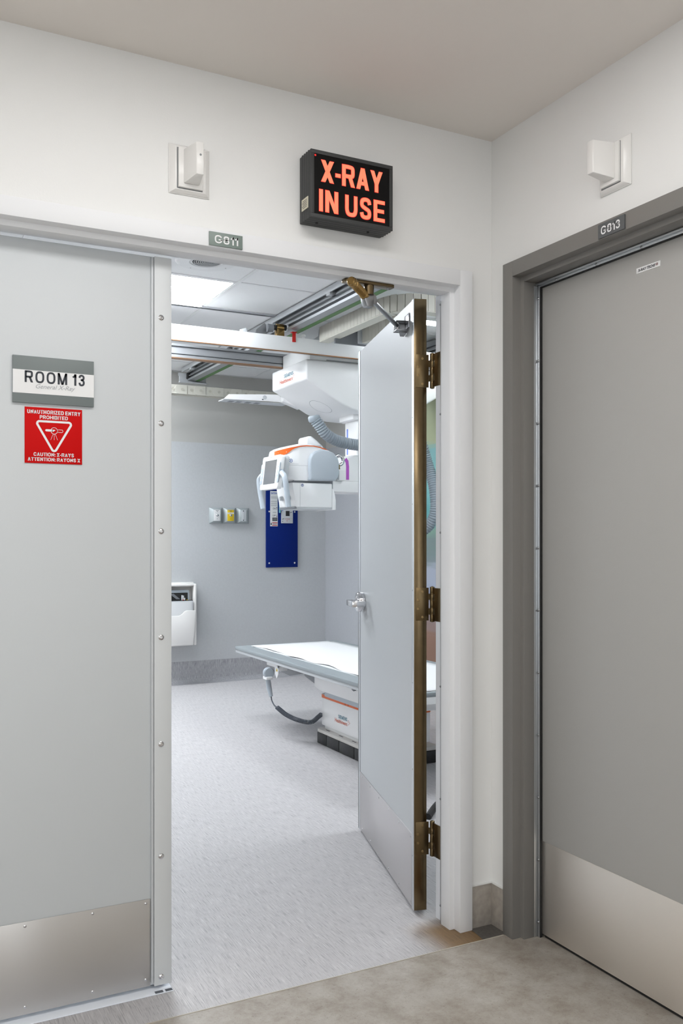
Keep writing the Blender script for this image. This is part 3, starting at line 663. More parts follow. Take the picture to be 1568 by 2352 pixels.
rE = DX @ Vector((.085, -.038, 2.052))
MB().tube([(-.426, .058, 2.064), rE], .0075, 14).build('arm_rod', ZINC, cl)
MB().cyl(rE + Vector((0,0,-.012)), rE + Vector((0,0,.012)), .009, 16).build('ball_joint', CHROME, cl)
MB(DX).box(.06, .12, -.003, 0, 2.045, 2.095).build('door_bracket', CHROME, cl, bevel=.001)
MB(DX).box(.066, .112, -.046, -.002, 2.034, 2.038).box(.066, .112, -.046, -.002, 2.066, 2.069).box(.10, .112, -.046, -.002, 2.034, 2.069).build('bracket_shelf', ZINC, cl, bevel=.001)
MB(DX).add([(.09,-.002,2.034),(.13,-.002,2.030),(.13,-.016,2.030),(.09,-.030,2.034),(.09,-.002,2.030),(.13,-.002,2.026),(.13,-.016,2.026),(.09,-.030,2.030)], [(0,1,2,3),(4,5,6,7),(0,1,5,4),(1,2,6,5),(2,3,7,6),(3,0,4,7)]).build('bracket_tab', ZINC, cl)

# ================================================================== SIGNS
# lit X-RAY IN USE box
x0, x1, z0, z1, yf = -.713, -.434, 2.247, 2.447, -.080
sg = thing('lit_sign', (-.57, 0, 2.247), 'black box sign with glowing red X-RAY IN USE letters above the doorway', 'sign')
MB().box(x0, x1, yf+.004, 0, z0, z1).build('housing', BOX_DK, sg, bevel=.003)
for k, y in enumerate((-.062, -.048, -.034, -.020)):
    MB().box(x0-.0005, x1+.0005, y-.0035, y+.0035, z0-.0005, z1+.0005).build('rib', BOX_DK, sg, bevel=.0006)
fr = MB(); wv = .0115
for a, b, c, d in ((x0, x1, z0, z0+wv), (x0, x1, z1-wv, z1), (x0, x0+wv, z0+wv, z1-wv), (x1-wv, x1, z0+wv, z1-wv)): fr.box(a, b, yf, yf+.006, c, d)
fr.build('bezel', BOX_DK, sg, bevel=.0012)
MB().box(x0+wv, x1-wv, yf+.0022, yf+.005, z0+wv, z1-wv).build('face_panel', GLASS_BK, sg, smooth=False)
ix, iz = x0+wv, z0+wv; iw, ih = x1-x0-2*wv, z1-z0-2*wv
def lit(txt, u0, u1, v0, v1, gp):
    # u, v: fractions of the face; a deep red rim behind the bright letter
    a_ = ((ix+iw*u0, yf+.0022, iz+ih*v0), XA, ZA, iw*(u1-u0), ih*(v1-v0))
    stext(txt, 'letter_rim', LETTER_E, sg, *a_, t=.185, depth=.0003, gap=gp, grow=.0011)
    stext(txt, 'letters', LETTER, sg, *a_, t=.185, depth=.0006, gap=gp)
lit('X-RAY', .09, .905, .555, .915, .085)
lit('IN USE', .065, .935, .055, .420, .13)
MB().lathe([(.003, 0), (.003, .0005), (.001, .001)], (x0+wv+.004, yf+.0022, z1-wv-.005), (0,-1,0), 10).build('pinhole', LETTER_E, sg)
st = MB().box(x0-.0022, x0-.0008, -.064, -.020, 2.278, 2.312).build('rating_sticker', TAG_CREAM, sg, smooth=False)
for k in range(5): MB().box(x0-.0026, x0-.0020, -.058, -.028+.004*(k % 2), 2.284+.005*k, 2.2855+.005*k).build('print_line', INK, st, smooth=False)
for x in (-.675, -.50): MB().lathe([(.004, 0), (.004, .003), (.002, .004)], (x, -.04, z0-.001), (0,0,-1), 10).build('screw', BLACK, sg)

# ROOM 13 sign
r13 = thing('room_sign', (-1.415, .081, 1.667), 'grey and white ROOM 13 General X-Ray sign on the closed door', 'sign')
MB().box(-1.5225, -1.308, .0765, .0838, 1.667, 1.7935).build('backing', SIGN_G, r13, bevel=.0006)
MB().box(-1.5224, -1.3081, .0755, .0766, 1.6925, 1.7555).build('insert', WHITE_P, r13, smooth=False)
stext('ROOM 13', 'lettering', INK, r13, (-1.492, .0755, 1.7220), XA, ZA, .159, .0315, t=.175, gap=.18)
text('General X-Ray', 'lettering', INK_G, r13, (-1.463, .0755, 1.7035), XA, ZA, .104, .0155, shear=.35, bold=.0)
# red caution sign
rs = thing('caution_sign', (-1.415, .083, 1.505), 'square red UNAUTHORIZED ENTRY PROHIBITED x-ray caution sign under the room sign', 'sign')
MB().box(-1.491, -1.339, .0815, .0838, 1.505, 1.657).build('plate', RED, rs, bevel=.0004)
yy = .0815
stext('UNAUTHORIZED ENTRY', 'lettering', WHITE_P, rs, (-1.4845, yy, 1.6395), XA, ZA, .1405, .0105, t=.20, gap=.14)
stext('PROHIBITED', 'lettering', WHITE_P, rs, (-1.4520, yy, 1.6260), XA, ZA, .0745, .0098, t=.20, gap=.14)
stext('CAUTION: X-RAYS', 'lettering', WHITE_P, rs, (-1.4680, yy, 1.5245), XA, ZA, .1065, .0098, t=.20, gap=.14)
stext('ATTENTION: RAYONS X', 'lettering', WHITE_P, rs, (-1.4830, yy, 1.5110), XA, ZA, .1385, .0098, t=.20, gap=.14)
def outline(poly, wd, name, m, parent, y):
    """closed flat ribbon along poly (x,z)"""
    n = len(poly); ins, outs = [], []
    for i in range(n):
        p = Vector(poly[i]); a = (p - Vector(poly[i-1])).normalized(); b = (Vector(poly[(i+1) % n]) - p).normalized()
        t = (a + b).normalized(); nn = Vector((-t.y, t.x)); ins.append(p + nn*wd/2); outs.append(p - nn*wd/2)
    vs = [(q.x, y, q.y) for q in ins] + [(q.x, y, q.y) for q in outs]
    return MB().add(vs, [(i, (i+1) % n, (i+1) % n + n, i+n) for i in range(n)]).build_flat(name, m, parent, Vector((0,-1,0)))
def rtri(pts, r, n=6):
    out = []
    for i in range(3):
        p = Vector(pts[i]); a = (Vector(pts[i-1])-p).normalized(); b = (Vector(pts[(i+1) % 3])-p).normalized()
        ang = a.angle(b)/2; d = r/math.tan(ang); c = p + (a+b).normalized()*(r/math.sin(ang))
        s0, s1 = p + a*d - c, p + b*d - c
        for k in range(n+1):
            v = s0.lerp(s1, k/n).normalized()*r; out.append(tuple(c+v))
    return out
outline(rtri([(-1.463, 1.6195), (-1.365, 1.6195), (-1.414, 1.5335)], .006), .0058, 'triangle', WHITE_P, rs, yy-.0005)
circ = [(-1.414+.0088*math.cos(2*math.pi*i/24), 1.5950+.0088*math.sin(2*math.pi*i/24)) for i in range(24)]
outline(circ, .0012, 'tube_symbol', WHITE_P, rs, yy-.0005)
MB().prism(rrect(-1.4375, -1.418, 1.5925, 1.5985, .0028), 'y', yy-.0003, yy-.0008).prism([(-1.420, 1.5926), (-1.420, 1.5984), (-1.4105, 1.5975), (-1.416, 1.5926)], 'y', yy-.0003, yy-.0008).build('tube_symbol', WHITE_P, rs, smooth=False)
outline(rrect(-1.4055, -1.391, 1.5915, 1.5985, .003), .0012, 'tube_symbol', WHITE_P, rs, yy-.0005)
for dx in (-.009, 0, .009): MB().add([(-1.414+dx*.35-.0004, yy-.0006, 1.5855), (-1.414+dx*.35+.0004, yy-.0006, 1.5855), (-1.414+dx+.0004, yy-.0006, 1.570), (-1.414+dx-.0004, yy-.0006, 1.570)], [(0,1,2,3)]).build_flat('ray_line', WHITE_P, rs, Vector((0,-1,0)))
# room number plates
g1 = thing('number_plate', (-.954, -.018, 2.137), 'small sage G811 plate on the white door head', 'sign')
MB().box(-1.0045, -.9035, -.0205, -.016, 2.1375, 2.1765).build('plate', PLATE_G, g1, bevel=.0005)
stext('G811', 'lettering', WHITE_P, g1, (-.9885, -.0205, 2.1450), XA, ZA, .0710, .0230, t=.185, gap=.16)
g2 = thing('number_plate', (-.018, -.577, 2.152), 'small slate G813 plate on the dark grey door head', 'sign')
MB().box(-.0205, -.016, -.6285, -.5265, 2.1525, 2.1925).build('plate', PLATE_D, g2, bevel=.0005)
stext('G813', 'lettering', WHITE_P, g2, (-.0205, -.5390, 2.1605), XB, ZA, .0735, .0235, t=.185, gap=.16)
# X-RAY TECHS strip
tk = thing('label_strip', (.083, -.615, 2.056), 'narrow white X-RAY TECHS label strip on the grey door', 'label')
MB().box(.0828, .0842, -.659, -.571, 2.056, 2.0712).build('strip', WHITE_P, tk, smooth=False)
text('X-RAY TECHS', 'lettering', INK, tk, (.0828, -.5765, 2.0595), XB, ZA, .065, .0080, bold=.035, shear=.25)
text('@', 'emblem', mat('maroon_ink', (.20, .04, .04), .6), tk, (.0828, -.6430, 2.0605), XB, ZA, .009, .0075, bold=.012)

# ================================================================== DOME LIGHTS
def dome_light(ex, org, label):
    """fin-shaped corridor call light: ex = along the wall (to the right in the photo), out = off the wall"""
    ex = Vector(ex); out = Vector((0,-1,0)) if abs(ex.x) > .5 else Vector((-1,0,0)); ez = Vector((0,0,1)); org = Vector(org)
    M4 = Matrix(((ex.x, -out.x, 0, org.x), (ex.y, -out.y, 0, org.y), (0, 0, 1, org.z), (0, 0, 0, 1)))
    t = thing('corridor_light', tuple(org), label, 'call light', 'corridor call lights')
    MB(M4).box(-.060, .060, -.004, 0, -.070, .070).build('back_plate', PLASTIC, t, bevel=.0015)
    MB(M4).frustum((0, -.004, 0), .118, .138, (0, -.017, 0), .088, .128-.006, (1,0,0), (0,0,1)).build('bevel_frame', PLASTIC, t, bevel=.001)
    MB(M4).box(-.0405, .0345, -.0174, -.0168, -.0585, .0565).build('groove', GASKET, t, smooth=False)
    MB(M4).box(-.0375, .0335, -.026, -.017, -.0560, .0545).build('inner_plate', PLASTIC, t, bevel=.0015)
    return t, M4
t, M4 = dome_light((1,0,0), (-1.058, 0, 2.342), 'white fin-shaped call light on the wall above the G811 plate')
MB(M4).add([(-.024,-.026,-.046),(.022,-.026,-.046),(.0175,-.080,-.034),(-.0035,-.080,-.034),(-.024,-.026,.050),(.022,-.026,.050),(.0175,-.080,.056),(-.0035,-.080,.056)],
    [(0,3,2,1),(4,5,6,7),(0,1,5,4),(1,2,6,5),(2,3,7,6),(3,0,4,7)]).build('lamp_fin', PLASTIC, t, bevel=.0025)
MB(M4).lathe([(.0032, 0), (.0032, .0004), (.001, .0006)], (.008, -.080, .020), (0,-1,0), 12).build('sensor_dot', GASKET, t)
t, M4 = dome_light((0,-1,0), (0, -.577, 2.346), 'white fin-shaped call light on the wall above the G813 plate')
MB(M4).add([(-.018,-.026,-.046),(.022,-.026,-.046),(-.007,-.080,-.028),(-.030,-.080,-.028),(-.018,-.026,.054),(.022,-.026,.054),(-.007,-.080,.063),(-.030,-.080,.063)],
    [(0,3,2,1),(4,5,6,7),(0,1,5,4),(1,2,6,5),(2,3,7,6),(3,0,4,7)]).build('lamp_fin', PLASTIC, t, bevel=.0025)

# ================================================================== X-RAY ROOM: CEILING GEAR
# round ceiling speaker
sp = thing('ceiling_speaker', (-.27, 2.19, HR), 'round white perforated ceiling speaker beside the light panel', 'speaker')
MB().lathe([(.165, .0), (.165, .004), (.158, .010), (.09, .011), (.085, .007), (.0, .007)], (-.27, 2.17, HR+.004), (0,0,-1), 40).build('rim', TEE, sp)
grid = mat('speaker_grille', (.42, .43, .44), .5, .3)
for k in range(7): MB().lathe([(.078-.011*k, 0), (.078-.011*k, .002), (.073-.011*k, .002), (.073-.011*k, 0)], (-.27, 2.17, HR-.003), (0,0,-1), 32).build('grille_ring', grid, sp)
for a in (20, 110, 200, 290): MB().lathe([(.004, 0), (.004, .001), (.001, .002)], (-.27+.135*math.cos(math.radians(a)), 2.17+.135*math.sin(math.radians(a)), HR-.006), (0,0,-1), 8).build('screw', ZINC, sp)

# ceiling rail running front to back
rl = thing('ceiling_rail', (.60, 2.7, 2.67), 'long grooved aluminium ceiling rail with a green underside stripe', 'rail')
prof = [(.575, 2.785), (.575, 2.752), (.560, 2.750), (.560, 2.738), (.585, 2.738), (.585, 2.715), (.556, 2.713), (.556, 2.704), (.582, 2.702), (.582, 2.690), (.556, 2.686), (.560, 2.672), (.612, 2.670), (.660, 2.670), (.660, 2.785)]
MB().prism(prof, 'y', .6, 5.10).build('rail_body', RAILM, rl, smooth=False)
MB().box(.524, .532, .6, 5.16, 2.752, 2.788).box(.532, .575, .6, 5.16, 2.775, 2.783).build('top_flange', MLGREY, rl, bevel=.001)
MB().box(.620, .658, .6, 5.08, 2.6685, 2.6705).build('stripe', GREEN, rl, smooth=False)
MB().prism([(.476, 2.735), (.476, 2.712), (.483, 2.706), (.483, 2.656), (.724, 2.656), (.724, 2.735)], 'y', 5.10, 5.112).box(.480, .730, 5.07, 5.112, 2.652, 2.658).build('end_bracket', MLGREY, rl, bevel=.001)
MB().box(.545, .57, 5.06, 5.10, 2.685, 2.735).build('end_buffer', BLACK, rl, bevel=.002)
src = None
for y in (1.3, 2.30, 3.16, 4.05, 4.93):
    if src is None: src = MB().box(.525, .575, y-.025, y+.025, 2.738, 2.756).build('clamp', MLGREY, rl, bevel=.003)
    else: dup(src, (src.location.x, y, src.location.z), rl)
r2 = thing('ceiling_rail', (1.75, 2.7, 2.67), 'second ceiling rail hidden behind the open door', 'rail')
MB().prism([(x+1.28, z) for x, z in prof], 'y', .6, 5.10).build('rail_body', RAILM, r2, smooth=False)

sl = thing('ceiling_slot', (-.4, 3.1, HR), 'thin dark slotted track crossing the tile ceiling beside the light panel', 'track')
MB().box(-2.4, .522, 3.073, 3.085, HR-.008, HR+.001).box(-2.4, .522, 3.101, 3.113, HR-.008, HR+.001).build('track_lip', ALU, sl, smooth=False)
MB().box(-2.4, .522, 3.085, 3.101, HR-.003, HR+.0002).build('track_slot', BLACK, sl, smooth=False)
# bridge (cross beams travelling on the rail)
br = thing('gantry_bridge', (.6, 3.2, 2.52), 'white cross beam bridge hanging under the ceiling rail', 'bridge')
MB().box(-1.4, 1.98, 2.93, 2.945, 2.526, 2.622).box(-1.4, 1.98, 2.945, 3.0, 2.600, 2.622).build('front_beam', MW, br, bevel=.001)
MB().box(-1.4, 1.98, 2.927, 2.944, 2.5205, 2.526).build('front_lip', COPPER, br, smooth=False)
bp = [(3.505, 2.62), (3.455, 2.62), (3.455, 2.604), (3.475, 2.602), (3.475, 2.590), (3.452, 2.588), (3.452, 2.552), (3.462, 2.549), (3.455, 2.545), (3.455, 2.5265), (3.505, 2.5265)]
MB().prism(bp, 'x', -1.4, 1.98).build('back_beam', RAILM, br, smooth=False)
MB().box(-1.4, 1.98, 3.452, 3.508, 2.521, 2.5265).build('back_lip', COPPER, br, smooth=False)
bp2 = [(2.945, 2.60), (2.985, 2.60), (2.985, 2.575), (2.968, 2.572), (2.968, 2.552), (2.985, 2.55), (2.985, 2.5265), (2.945, 2.5265)]
MB().prism(bp2, 'x', -1.4, 1.98).build('inner_track', ALU, br, smooth=False)
wc = MB().box(.484, .538, 2.965, 3.01, 2.615, 2.678).build('wheel_block', BRASS, br, bevel=.003)
MB().cyl((.486, 2.985, 2.690), (.536, 2.985, 2.690), .022, 20).build('wheel_block', BRASS, br)
MB().cyl((.538, 2.985, 2.690), (.556, 2.985, 2.690), .019, 20).build('axle', BLACK, br)
MB().lathe([(.018, 0), (.027, .002), (.028, .012), (.022, .014)], (.556, 2.985, 2.690), (1,0,0), 24).build('guide_wheel', MLGREY, br)
MB().cyl((.422, 2.985, 2.678), (.462, 2.985, 2.678), .026, 24).build('guide_wheel', MDGREY, br)
MB().cyl((.462, 2.985, 2.685), (.484, 2.985, 2.685), .017, 16).build('axle', BLACK, br)
MB().prism([(.33, 2.622), (.41, 2.622), (.405, 2.69), (.395, 2.70), (.34, 2.655)], 'y', 2.96, 2.975).build('bracket', ZINC, br, bevel=.001)
MB().prism([(.225, 2.622), (.275, 2.622), (.265, 2.655), (.225, 2.640)], 'y', 2.955, 2.965).build('bracket', MLGREY, br, bevel=.001)
MB().prism([(.19, 2.622), (.31, 2.622), (.31, 2.630), (.19, 2.638)], 'y', 2.99, 3.0).build('cable', mat('green_wire', (.02,.25,.05), .5), br)
MB().box(.578, .602, 2.9275, 2.930, 2.590, 2.656).box(.578, .612, 2.9275, 2.96, 2.654, 2.658).build('red_tab', mat('red_tape', (.55,.012,.008), .5), br, smooth=False)
for x in (.618, .672): MB().lathe([(.012, 0), (.012, .016), (.017, .017), (.017, .028), (.012, .033)], (x, 2.965, 2.622), (0,0,1), 18).build('buffer', MW, br)
MB().prism([(.735, 2.622), (.79, 2.622), (.79, 2.70), (.786, 2.70), (.782, 2.655)], 'y', 2.955, 2.962).build('bracket', MLGREY, br, bevel=.0008)

# cable chains
ch = thing('cable_chain', (.77, 2.4, 2.60), 'cream segmented cable chain curving along the ceiling by the rail', 'cable chain')
path = [Vector((.775, 2.90-.0445*k, 0)) for k in range(19)]
cxy, rr = Vector((.955, 2.105, 0)), .18
k = 0
while True:
    a = math.radians(180 + 13.2*(k+1)); k += 1
    if a > math.radians(272): break
    path.append(cxy + Vector((rr*math.cos(a), rr*1.1*math.sin(a), 0)))
last = path[-1]
for k in range(1, 8): path.append(last + Vector((.0445*k, -.002*k, 0)))
def link_mesh():
    return MB().box(-.0215, .0215, -.016, .016, -.048, .048)
base_link = link_mesh().build('link', CREAM, ch, bevel=.002, seg=1)
def put_links(path, parent, z, src_obj):
    for i, p in enumerate(path[:-1]):
        q = path[i+1]; mid = (p+q)/2; an = math.atan2(q.y-p.y, q.x-p.x)
        o = src_obj if (i == 0 and src_obj.location.length < 1e-6) else src_obj.copy()
        if o is not src_obj: COL.objects.link(o)
        o.parent = parent; o.matrix_parent_inverse = WM[parent.name].inverted()
        o.location = (mid.x, mid.y, z + random.uniform(-.0015, .0015)); o.rotation_euler = (0, 0, an)
put_links(path, ch, 2.652, base_link)
core = MB()
for p, q in zip(path, path[1:]):
    n_ = Vector((-(q-p).y, (q-p).x, 0)).normalized()*.013
    core.add([p-n_+Vector((0,0,2.608)), q-n_+Vector((0,0,2.608)), q+n_+Vector((0,0,2.608)), p+n_+Vector((0,0,2.608)), p-n_+Vector((0,0,2.696)), q-n_+Vector((0,0,2.696)), q+n_+Vector((0,0,2.696)), p+n_+Vector((0,0,2.696))], [(0,1,2,3),(4,5,6,7),(0,1,5,4),(2,3,7,6)])
core.build('chain_core', CREAM_D, ch, smooth=False)
def side(p, q):
    n_ = Vector((-(q-p).y, (q-p).x, 0)).normalized(); return n_
fl = MB()
for p, q in zip(path, path[1:]):
    n_ = side(p, q); z_ = Vector((0,0,2.600)); z2_ = Vector((0,0,2.604))
    fl.add([p-n_*.014+z_, q-n_*.014+z_, q+n_*.060+z_, p+n_*.060+z_, p-n_*.014+z2_, q-n_*.014+z2_, q+n_*.060+z2_, p+n_*.060+z2_], [(0,1,2,3),(4,5,6,7),(0,1,5,4),(2,3,7,6)])
fl.build('lower_flange', CREAM, ch, smooth=False)
ch2 = thing('cable_chain', (1.0, 2.6, 2.60), 'cream cable chain return run behind the open door top', 'cable chain')
l2 = link_mesh().build('link', CREAM, ch2, bevel=.002, seg=1)
put_links([Vector((1.0, 2.72-.0445*k, 0)) for k in range(12)], ch2, 2.630, l2)
MB().prism([(.96, 2.58), (1.04, 2.58), (1.04, 2.70), (.96, 2.70)], 'y', 2.735, 2.745).build('end_plate', MLGREY, ch2, bevel=.001)
MB().box(.80, 1.5, 2.745, 2.76, 2.57, 2.72).build('guide_plate', MDGREY, ch2, smooth=False)
# back chain along the far wall
ch3 = thing('cable_chain', (.4, 4.9, 2.52), 'cream cable chain of round-jointed links hanging along the back wall', 'cable chain')
pl = [(-.0, -.038), (.075, -.038), (.075, .038), (-.0, .038)]
for i in range(1, 8):
    a = math.radians(90 + 180*i/8); pl.append((.0 + .030*math.cos(a)*1.0, .038*math.sin(a)))
s3 = MB().prism(pl, 'y', -.012, 0).build('link', CREAM, ch3, bevel=.001, seg=1)
bossm = MB().lathe([(.0115, 0), (.0115, .0015), (.0095, .0015), (.0095, .0005), (.0, .0005)], (0,0,0), (0,-1,0), 16).build('link_pin', CREAM_D, s3)
first = True
for k in range(25):
    x = -.30 + .0815*k
    yo = 4.90 - (k % 2)*.004
    if first: o = s3; first = False
    else: o = s3.copy(); COL.objects.link(o)
    o.location = (x, yo, 2.557); o.parent = ch3; o.matrix_parent_inverse = WM[ch3.name].inverted(); o.rotation_euler = (0, 0, 0)
    if o is s3: bo = bossm
    else: bo = bossm.copy(); COL.objects.link(bo)
    bo.parent = o; bo.matrix_parent_inverse = Matrix.Identity(4); bo.location = (.030-.02, -.0125, 0)
MB().box(-.34, 2.011, 4.905, 4.965, 2.512, 2.518).build('chain_underside', CREAM_D, ch3, smooth=False)

# ================================================================== TUBE CRANE
cr = thing('xray_tube_crane', (1.27, 3.21, 1.5), 'white ceiling-hung x-ray tube crane with orange trimmed tube head', 'x-ray machine')
half = [(.70, 2.50), (.70, 2.365), (.74, 2.347), (.81, 2.305), (.89, 2.258), (.97, 2.216), (1.05, 2.185), (1.13, 2.170), (1.27, 2.165)]
car = [(x, z) for x, z in half] + [(2.54-x, z) for x, z in reversed(half[:-1])]
housing = MB().prism(car, 'y', 2.975, 3.56).build('carriage_cover', MW, cr, bevel=.012, seg=3)
MB().box(.735, 1.80, 2.99, 3.445, 2.50, 2.60).build('carriage_body', MW, cr, bevel=.004)
MB().box(.85, 1.78, 2.9745, 2.9752, 2.50, 2.506).build('cover_seam', GASKET, housing, smooth=False)
oval = [(.945 + .075*math.cos(2*math.pi*i/28), 3.26 + .10*math.sin(2*math.pi*i/28)) for i in range(28)]
def hull_z(x):
    for (a, za), (b, zb) in zip(half[1:], half[2:]):
        if a <= x <= b: return za + (zb-za)*(x-a)/(b-a)
    return 2.165
ov = MB(); n = len(oval); vs = []
for sc in (1.0, .97):
    for x, y in oval: xx = .945+(x-.945)*sc; vs.append((xx, 3.26+(y-3.26)*sc, hull_z(xx)-.0012))
ov.add(vs, [(i, (i+1) % n, (i+1) % n+n, i+n) for i in range(n)]); ov.build_flat('access_outline', INK_G, housing, Vector((0,0,-1)))
# maker lettering on the left side of the cover
stext('SIEMENS', 'lettering', TEAL_INK, cr, (.6995, 3.34, 2.427), XB, ZA, .155, .024, t=.19, gap=.13)
text('Healthineers', 'lettering', ORANGE_INK, cr, (.6995, 3.415, 2.392), XB, ZA, .225, .027, bold=.016)
for a_, b_ in ((.166, .040), (.170, .030), (.175, .044), (.182, .036), (.183, .022), (.191, .029), (.176, .014)):
    MB().lathe([(.0032, 0), (.0032, .0003), (.001, .0004)], (.6995, 3.355-a_*1.0, 2.392+b_*1.0), (-1,0,0), 8).build('logo_dot', ORANGE_INK if b_ < .035 else mat('dark_red_ink', (.25,.03,.03), .5), cr)
# side tray
MB().prism([(.343, 2.290), (.381, 2.326), (.68, 2.346), (.80, 2.352), (.80, 2.296), (.68, 2.297)], 'y', 3.585, 3.60).build('cable_tray', MW, cr, bevel=.002)
MB().box(.343, .84, 3.60, 3.70, 2.286, 2.292).build('tray_floor', MLGREY, cr, smooth=False)
for x in (.40, .46, .53, .60): MB().box(x, x+.035, 3.62, 3.68, 2.2845, 2.2862).build('tray_slot', MDGREY, cr, smooth=False)
MB().lathe([(.015, 0), (.015, .001), (.013, .001), (.013, .0005), (.0, .0005)], (.655, 3.585, 2.322), (0,-1,0), 20).build('tray_boss', MLGREY, cr)
MB().box(.632, .644, 3.583, 3.585, 2.303, 2.309).build('tray_mark', INK, cr, smooth=False)
MB().prism([(.78, 2.352), (.92, 2.33), (.92, 2.25), (.78, 2.296)], 'y', 3.54, 3.60).build('tray_arm', MW, cr, bevel=.003)
# telescopic column
cxl, cyl_ = 1.275, 3.21
def octo(hw, ch_): return [(cxl-hw, cyl_-hw+ch_), (cxl-hw+ch_, cyl_-hw), (cxl+hw-ch_, cyl_-hw), (cxl+hw, cyl_-hw+ch_), (cxl+hw, cyl_+hw-ch_), (cxl+hw-ch_, cyl_+hw), (cxl-hw+ch_, cyl_+hw), (cxl-hw, cyl_+hw-ch_)]
MB().prism(octo(.155, .05), 'z', 2.135, 2.18).build('column_collar', MW, cr, bevel=.008)
colm = MB().prism(octo(.115, .028), 'z', 1.80, 2.15).build('column', MW, cr, bevel=.004)
MB().box(cxl-.1156, cxl-.1149, 3.252, 3.272, 1.90, 2.085).build('height_scale', BLUESTR, colm, smooth=False)
# swivel arm under the column
arm = [(.95, 1.645), (.95, 1.72), (1.0, 1.80), (1.06, 1.862), (1.12, 1.885), (1.22, 1.885), (1.32, 1.86), (1.42, 1.80), (1.42, 1.645)]
sw = MB().prism(arm, 'y', 3.07, 3.35).build('swivel_arm', MW, cr, bevel=.014, seg=3)
MB().box(.94, 1.43, 3.060, 3.36, 1.622, 1.70).build('arm_skirt', MW, sw, bevel=.010)
st = [(1.034, 1.845), (1.050, 1.860), (1.066, 1.840), (1.071, 1.80), (1.071, 1.708), (1.049, 1.708), (1.049, 1.80), (1.046, 1.825)]
MB().prism(st, 'y', 3.0672, 3.0696).build('purple_stripe', PURPLE, sw, smooth=False)
MB().box(.97, 1.02, 3.02, 3.075, 1.70, 1.765).build('joint_cover', MW, sw, bevel=.006)
# tube head
Y0, Y1 = 2.95, 3.24
def S_(p): return (-1.848 + (p[0]+1.848)*.9819, 1.3 + (p[1]-1.3)*.9819)
hp = [(.462, 1.79), (.462, 1.855), (.478, 1.893), (.52, 1.909), (.583, 1.923), (.645, 1.933), (.705, 1.937), (.77, 1.935), (.83, 1.926), (.88, 1.911), (.925, 1.893), (.955, 1.865), (.966, 1.83), (.966, 1.74), (.955, 1.71), (.935, 1.693), (.75, 1.69), (.625, 1.690), (.585, 1.70), (.53, 1.73)]
YC, HWY, XT, XF = (Y0+Y1)/2, (Y1-Y0)/2, .492, .625     # rounded nose in plan: tip at XT, full width from XF
def nose_x(x, y):
    u = min(1.0, abs(y-YC)/HWY); xl = XF - (XF-XT)*math.sqrt(max(0.0, 1-u*u))
    x0_ = .425
    return x if x >= XF else xl + (x-x0_)/(XF-x0_)*(XF-xl)
def nose_y(x):
    if x >= XF: return Y0
    u = min(1.0, (XF-x)/(XF-XT)); return YC - HWY*math.sqrt(max(0.0, 1-u*u))
hpp = [S_(p) for p in hp]
hpp2 = []
for a_, b_ in zip(hpp, hpp[1:]+hpp[:1]):
    m_ = 4 if (min(a_[0], b_[0]) < XF and abs(a_[0]-b_[0]) > .03) else 1
    hpp2 += [(a_[0]+(b_[0]-a_[0])*q/m_, a_[1]+(b_[1]-a_[1])*q/m_) for q in range(m_)]
ys_ = [YC - HWY*math.cos(math.pi*q/12) for q in range(13)]
hb = MB(); nn_ = len(hpp2)
for y in ys_:
    sh = .975 if y in (ys_[0], ys_[-1]) else 1.0
    for (x, z) in hpp2: hb.v.append((nose_x(x, y), y, 1.80+(z-1.80)*sh))
for q in range(12):
    for k in range(nn_): hb.f.append((q*nn_+k, q*nn_+(k+1) % nn_, (q+1)*nn_+(k+1) % nn_, (q+1)*nn_+k))
hb.f.append(tuple(range(nn_-1, -1, -1))); hb.f.append(tuple(range(12*nn_, 13*nn_)))
head = hb.build('tube_housing', MW, cr, angle=50)
top = [(.672, 1.937), (.705, 1.942), (.77, 1.940), (.83, 1.930), (.88, 1.915), (.88, 1.905), (.77, 1.926), (.705, 1.928), (.672, 1.926)]
MB().prism([S_(p) for p in top], 'y', Y0+.030, Y1-.01).build('top_cover', MGREY, head, bevel=.003)
bandS = [(.500, 1.846, 1.876), (.510, 1.846, 1.880), (.525, 1.848, 1.885), (.545, 1.852, 1.8905), (.560, 1.860, 1.8950), (.575, 1.872, 1.8985), (.59, 1.885, 1.9020), (.61, 1.8960, 1.9060), (.645, 1.9060, 1.9130), (.69, 1.9125, 1.9190), (.74, 1.9130, 1.9195), (.79, 1.9060, 1.9125), (.83, 1.8950, 1.9010), (.85, 1.8870, 1.8930)]
bm_ = MB(); nb = len(bandS)
for off in (-.003, .004):
    for (x, za, zb) in bandS:
        y = nose_y(x); dx_ = -.003 if (x < XF and off < 0) else 0
        bm_.v.append((x+dx_, y+off, za)); bm_.v.append((x+dx_, y+off, zb))
for k in range(nb-1):
    a_ = 2*k; bm_.f += [(a_, a_+2, a_+3, a_+1), (a_+2*nb, a_+1+2*nb, a_+3+2*nb, a_+2+2*nb), (a_, a_+2*nb, a_+2+2*nb, a_+2), (a_+1, a_+3, a_+3+2*nb, a_+1+2*nb)]
bm_.f += [(0, 1, 1+2*nb, 2*nb), (2*nb-2, 4*nb-2, 4*nb-1, 2*nb-1)]
ob = bm_.build('orange_band', ORANGE, head, angle=60)
tp0, tp1 = Vector((.512, nose_y(.512)-.006, 1.856)), Vector((.558, nose_y(.558)-.006, 1.866)); tpe = (tp1-tp0); tpl = tpe.length; tpe.normalize()
text('YSIO X.pree', 'lettering', WHITE_P, ob, tuple(tp0), tuple(tpe), tuple(Vector((0,0,1)) - tpe*tpe.z), tpl*.95, .011, bold=.012, depth=.001)
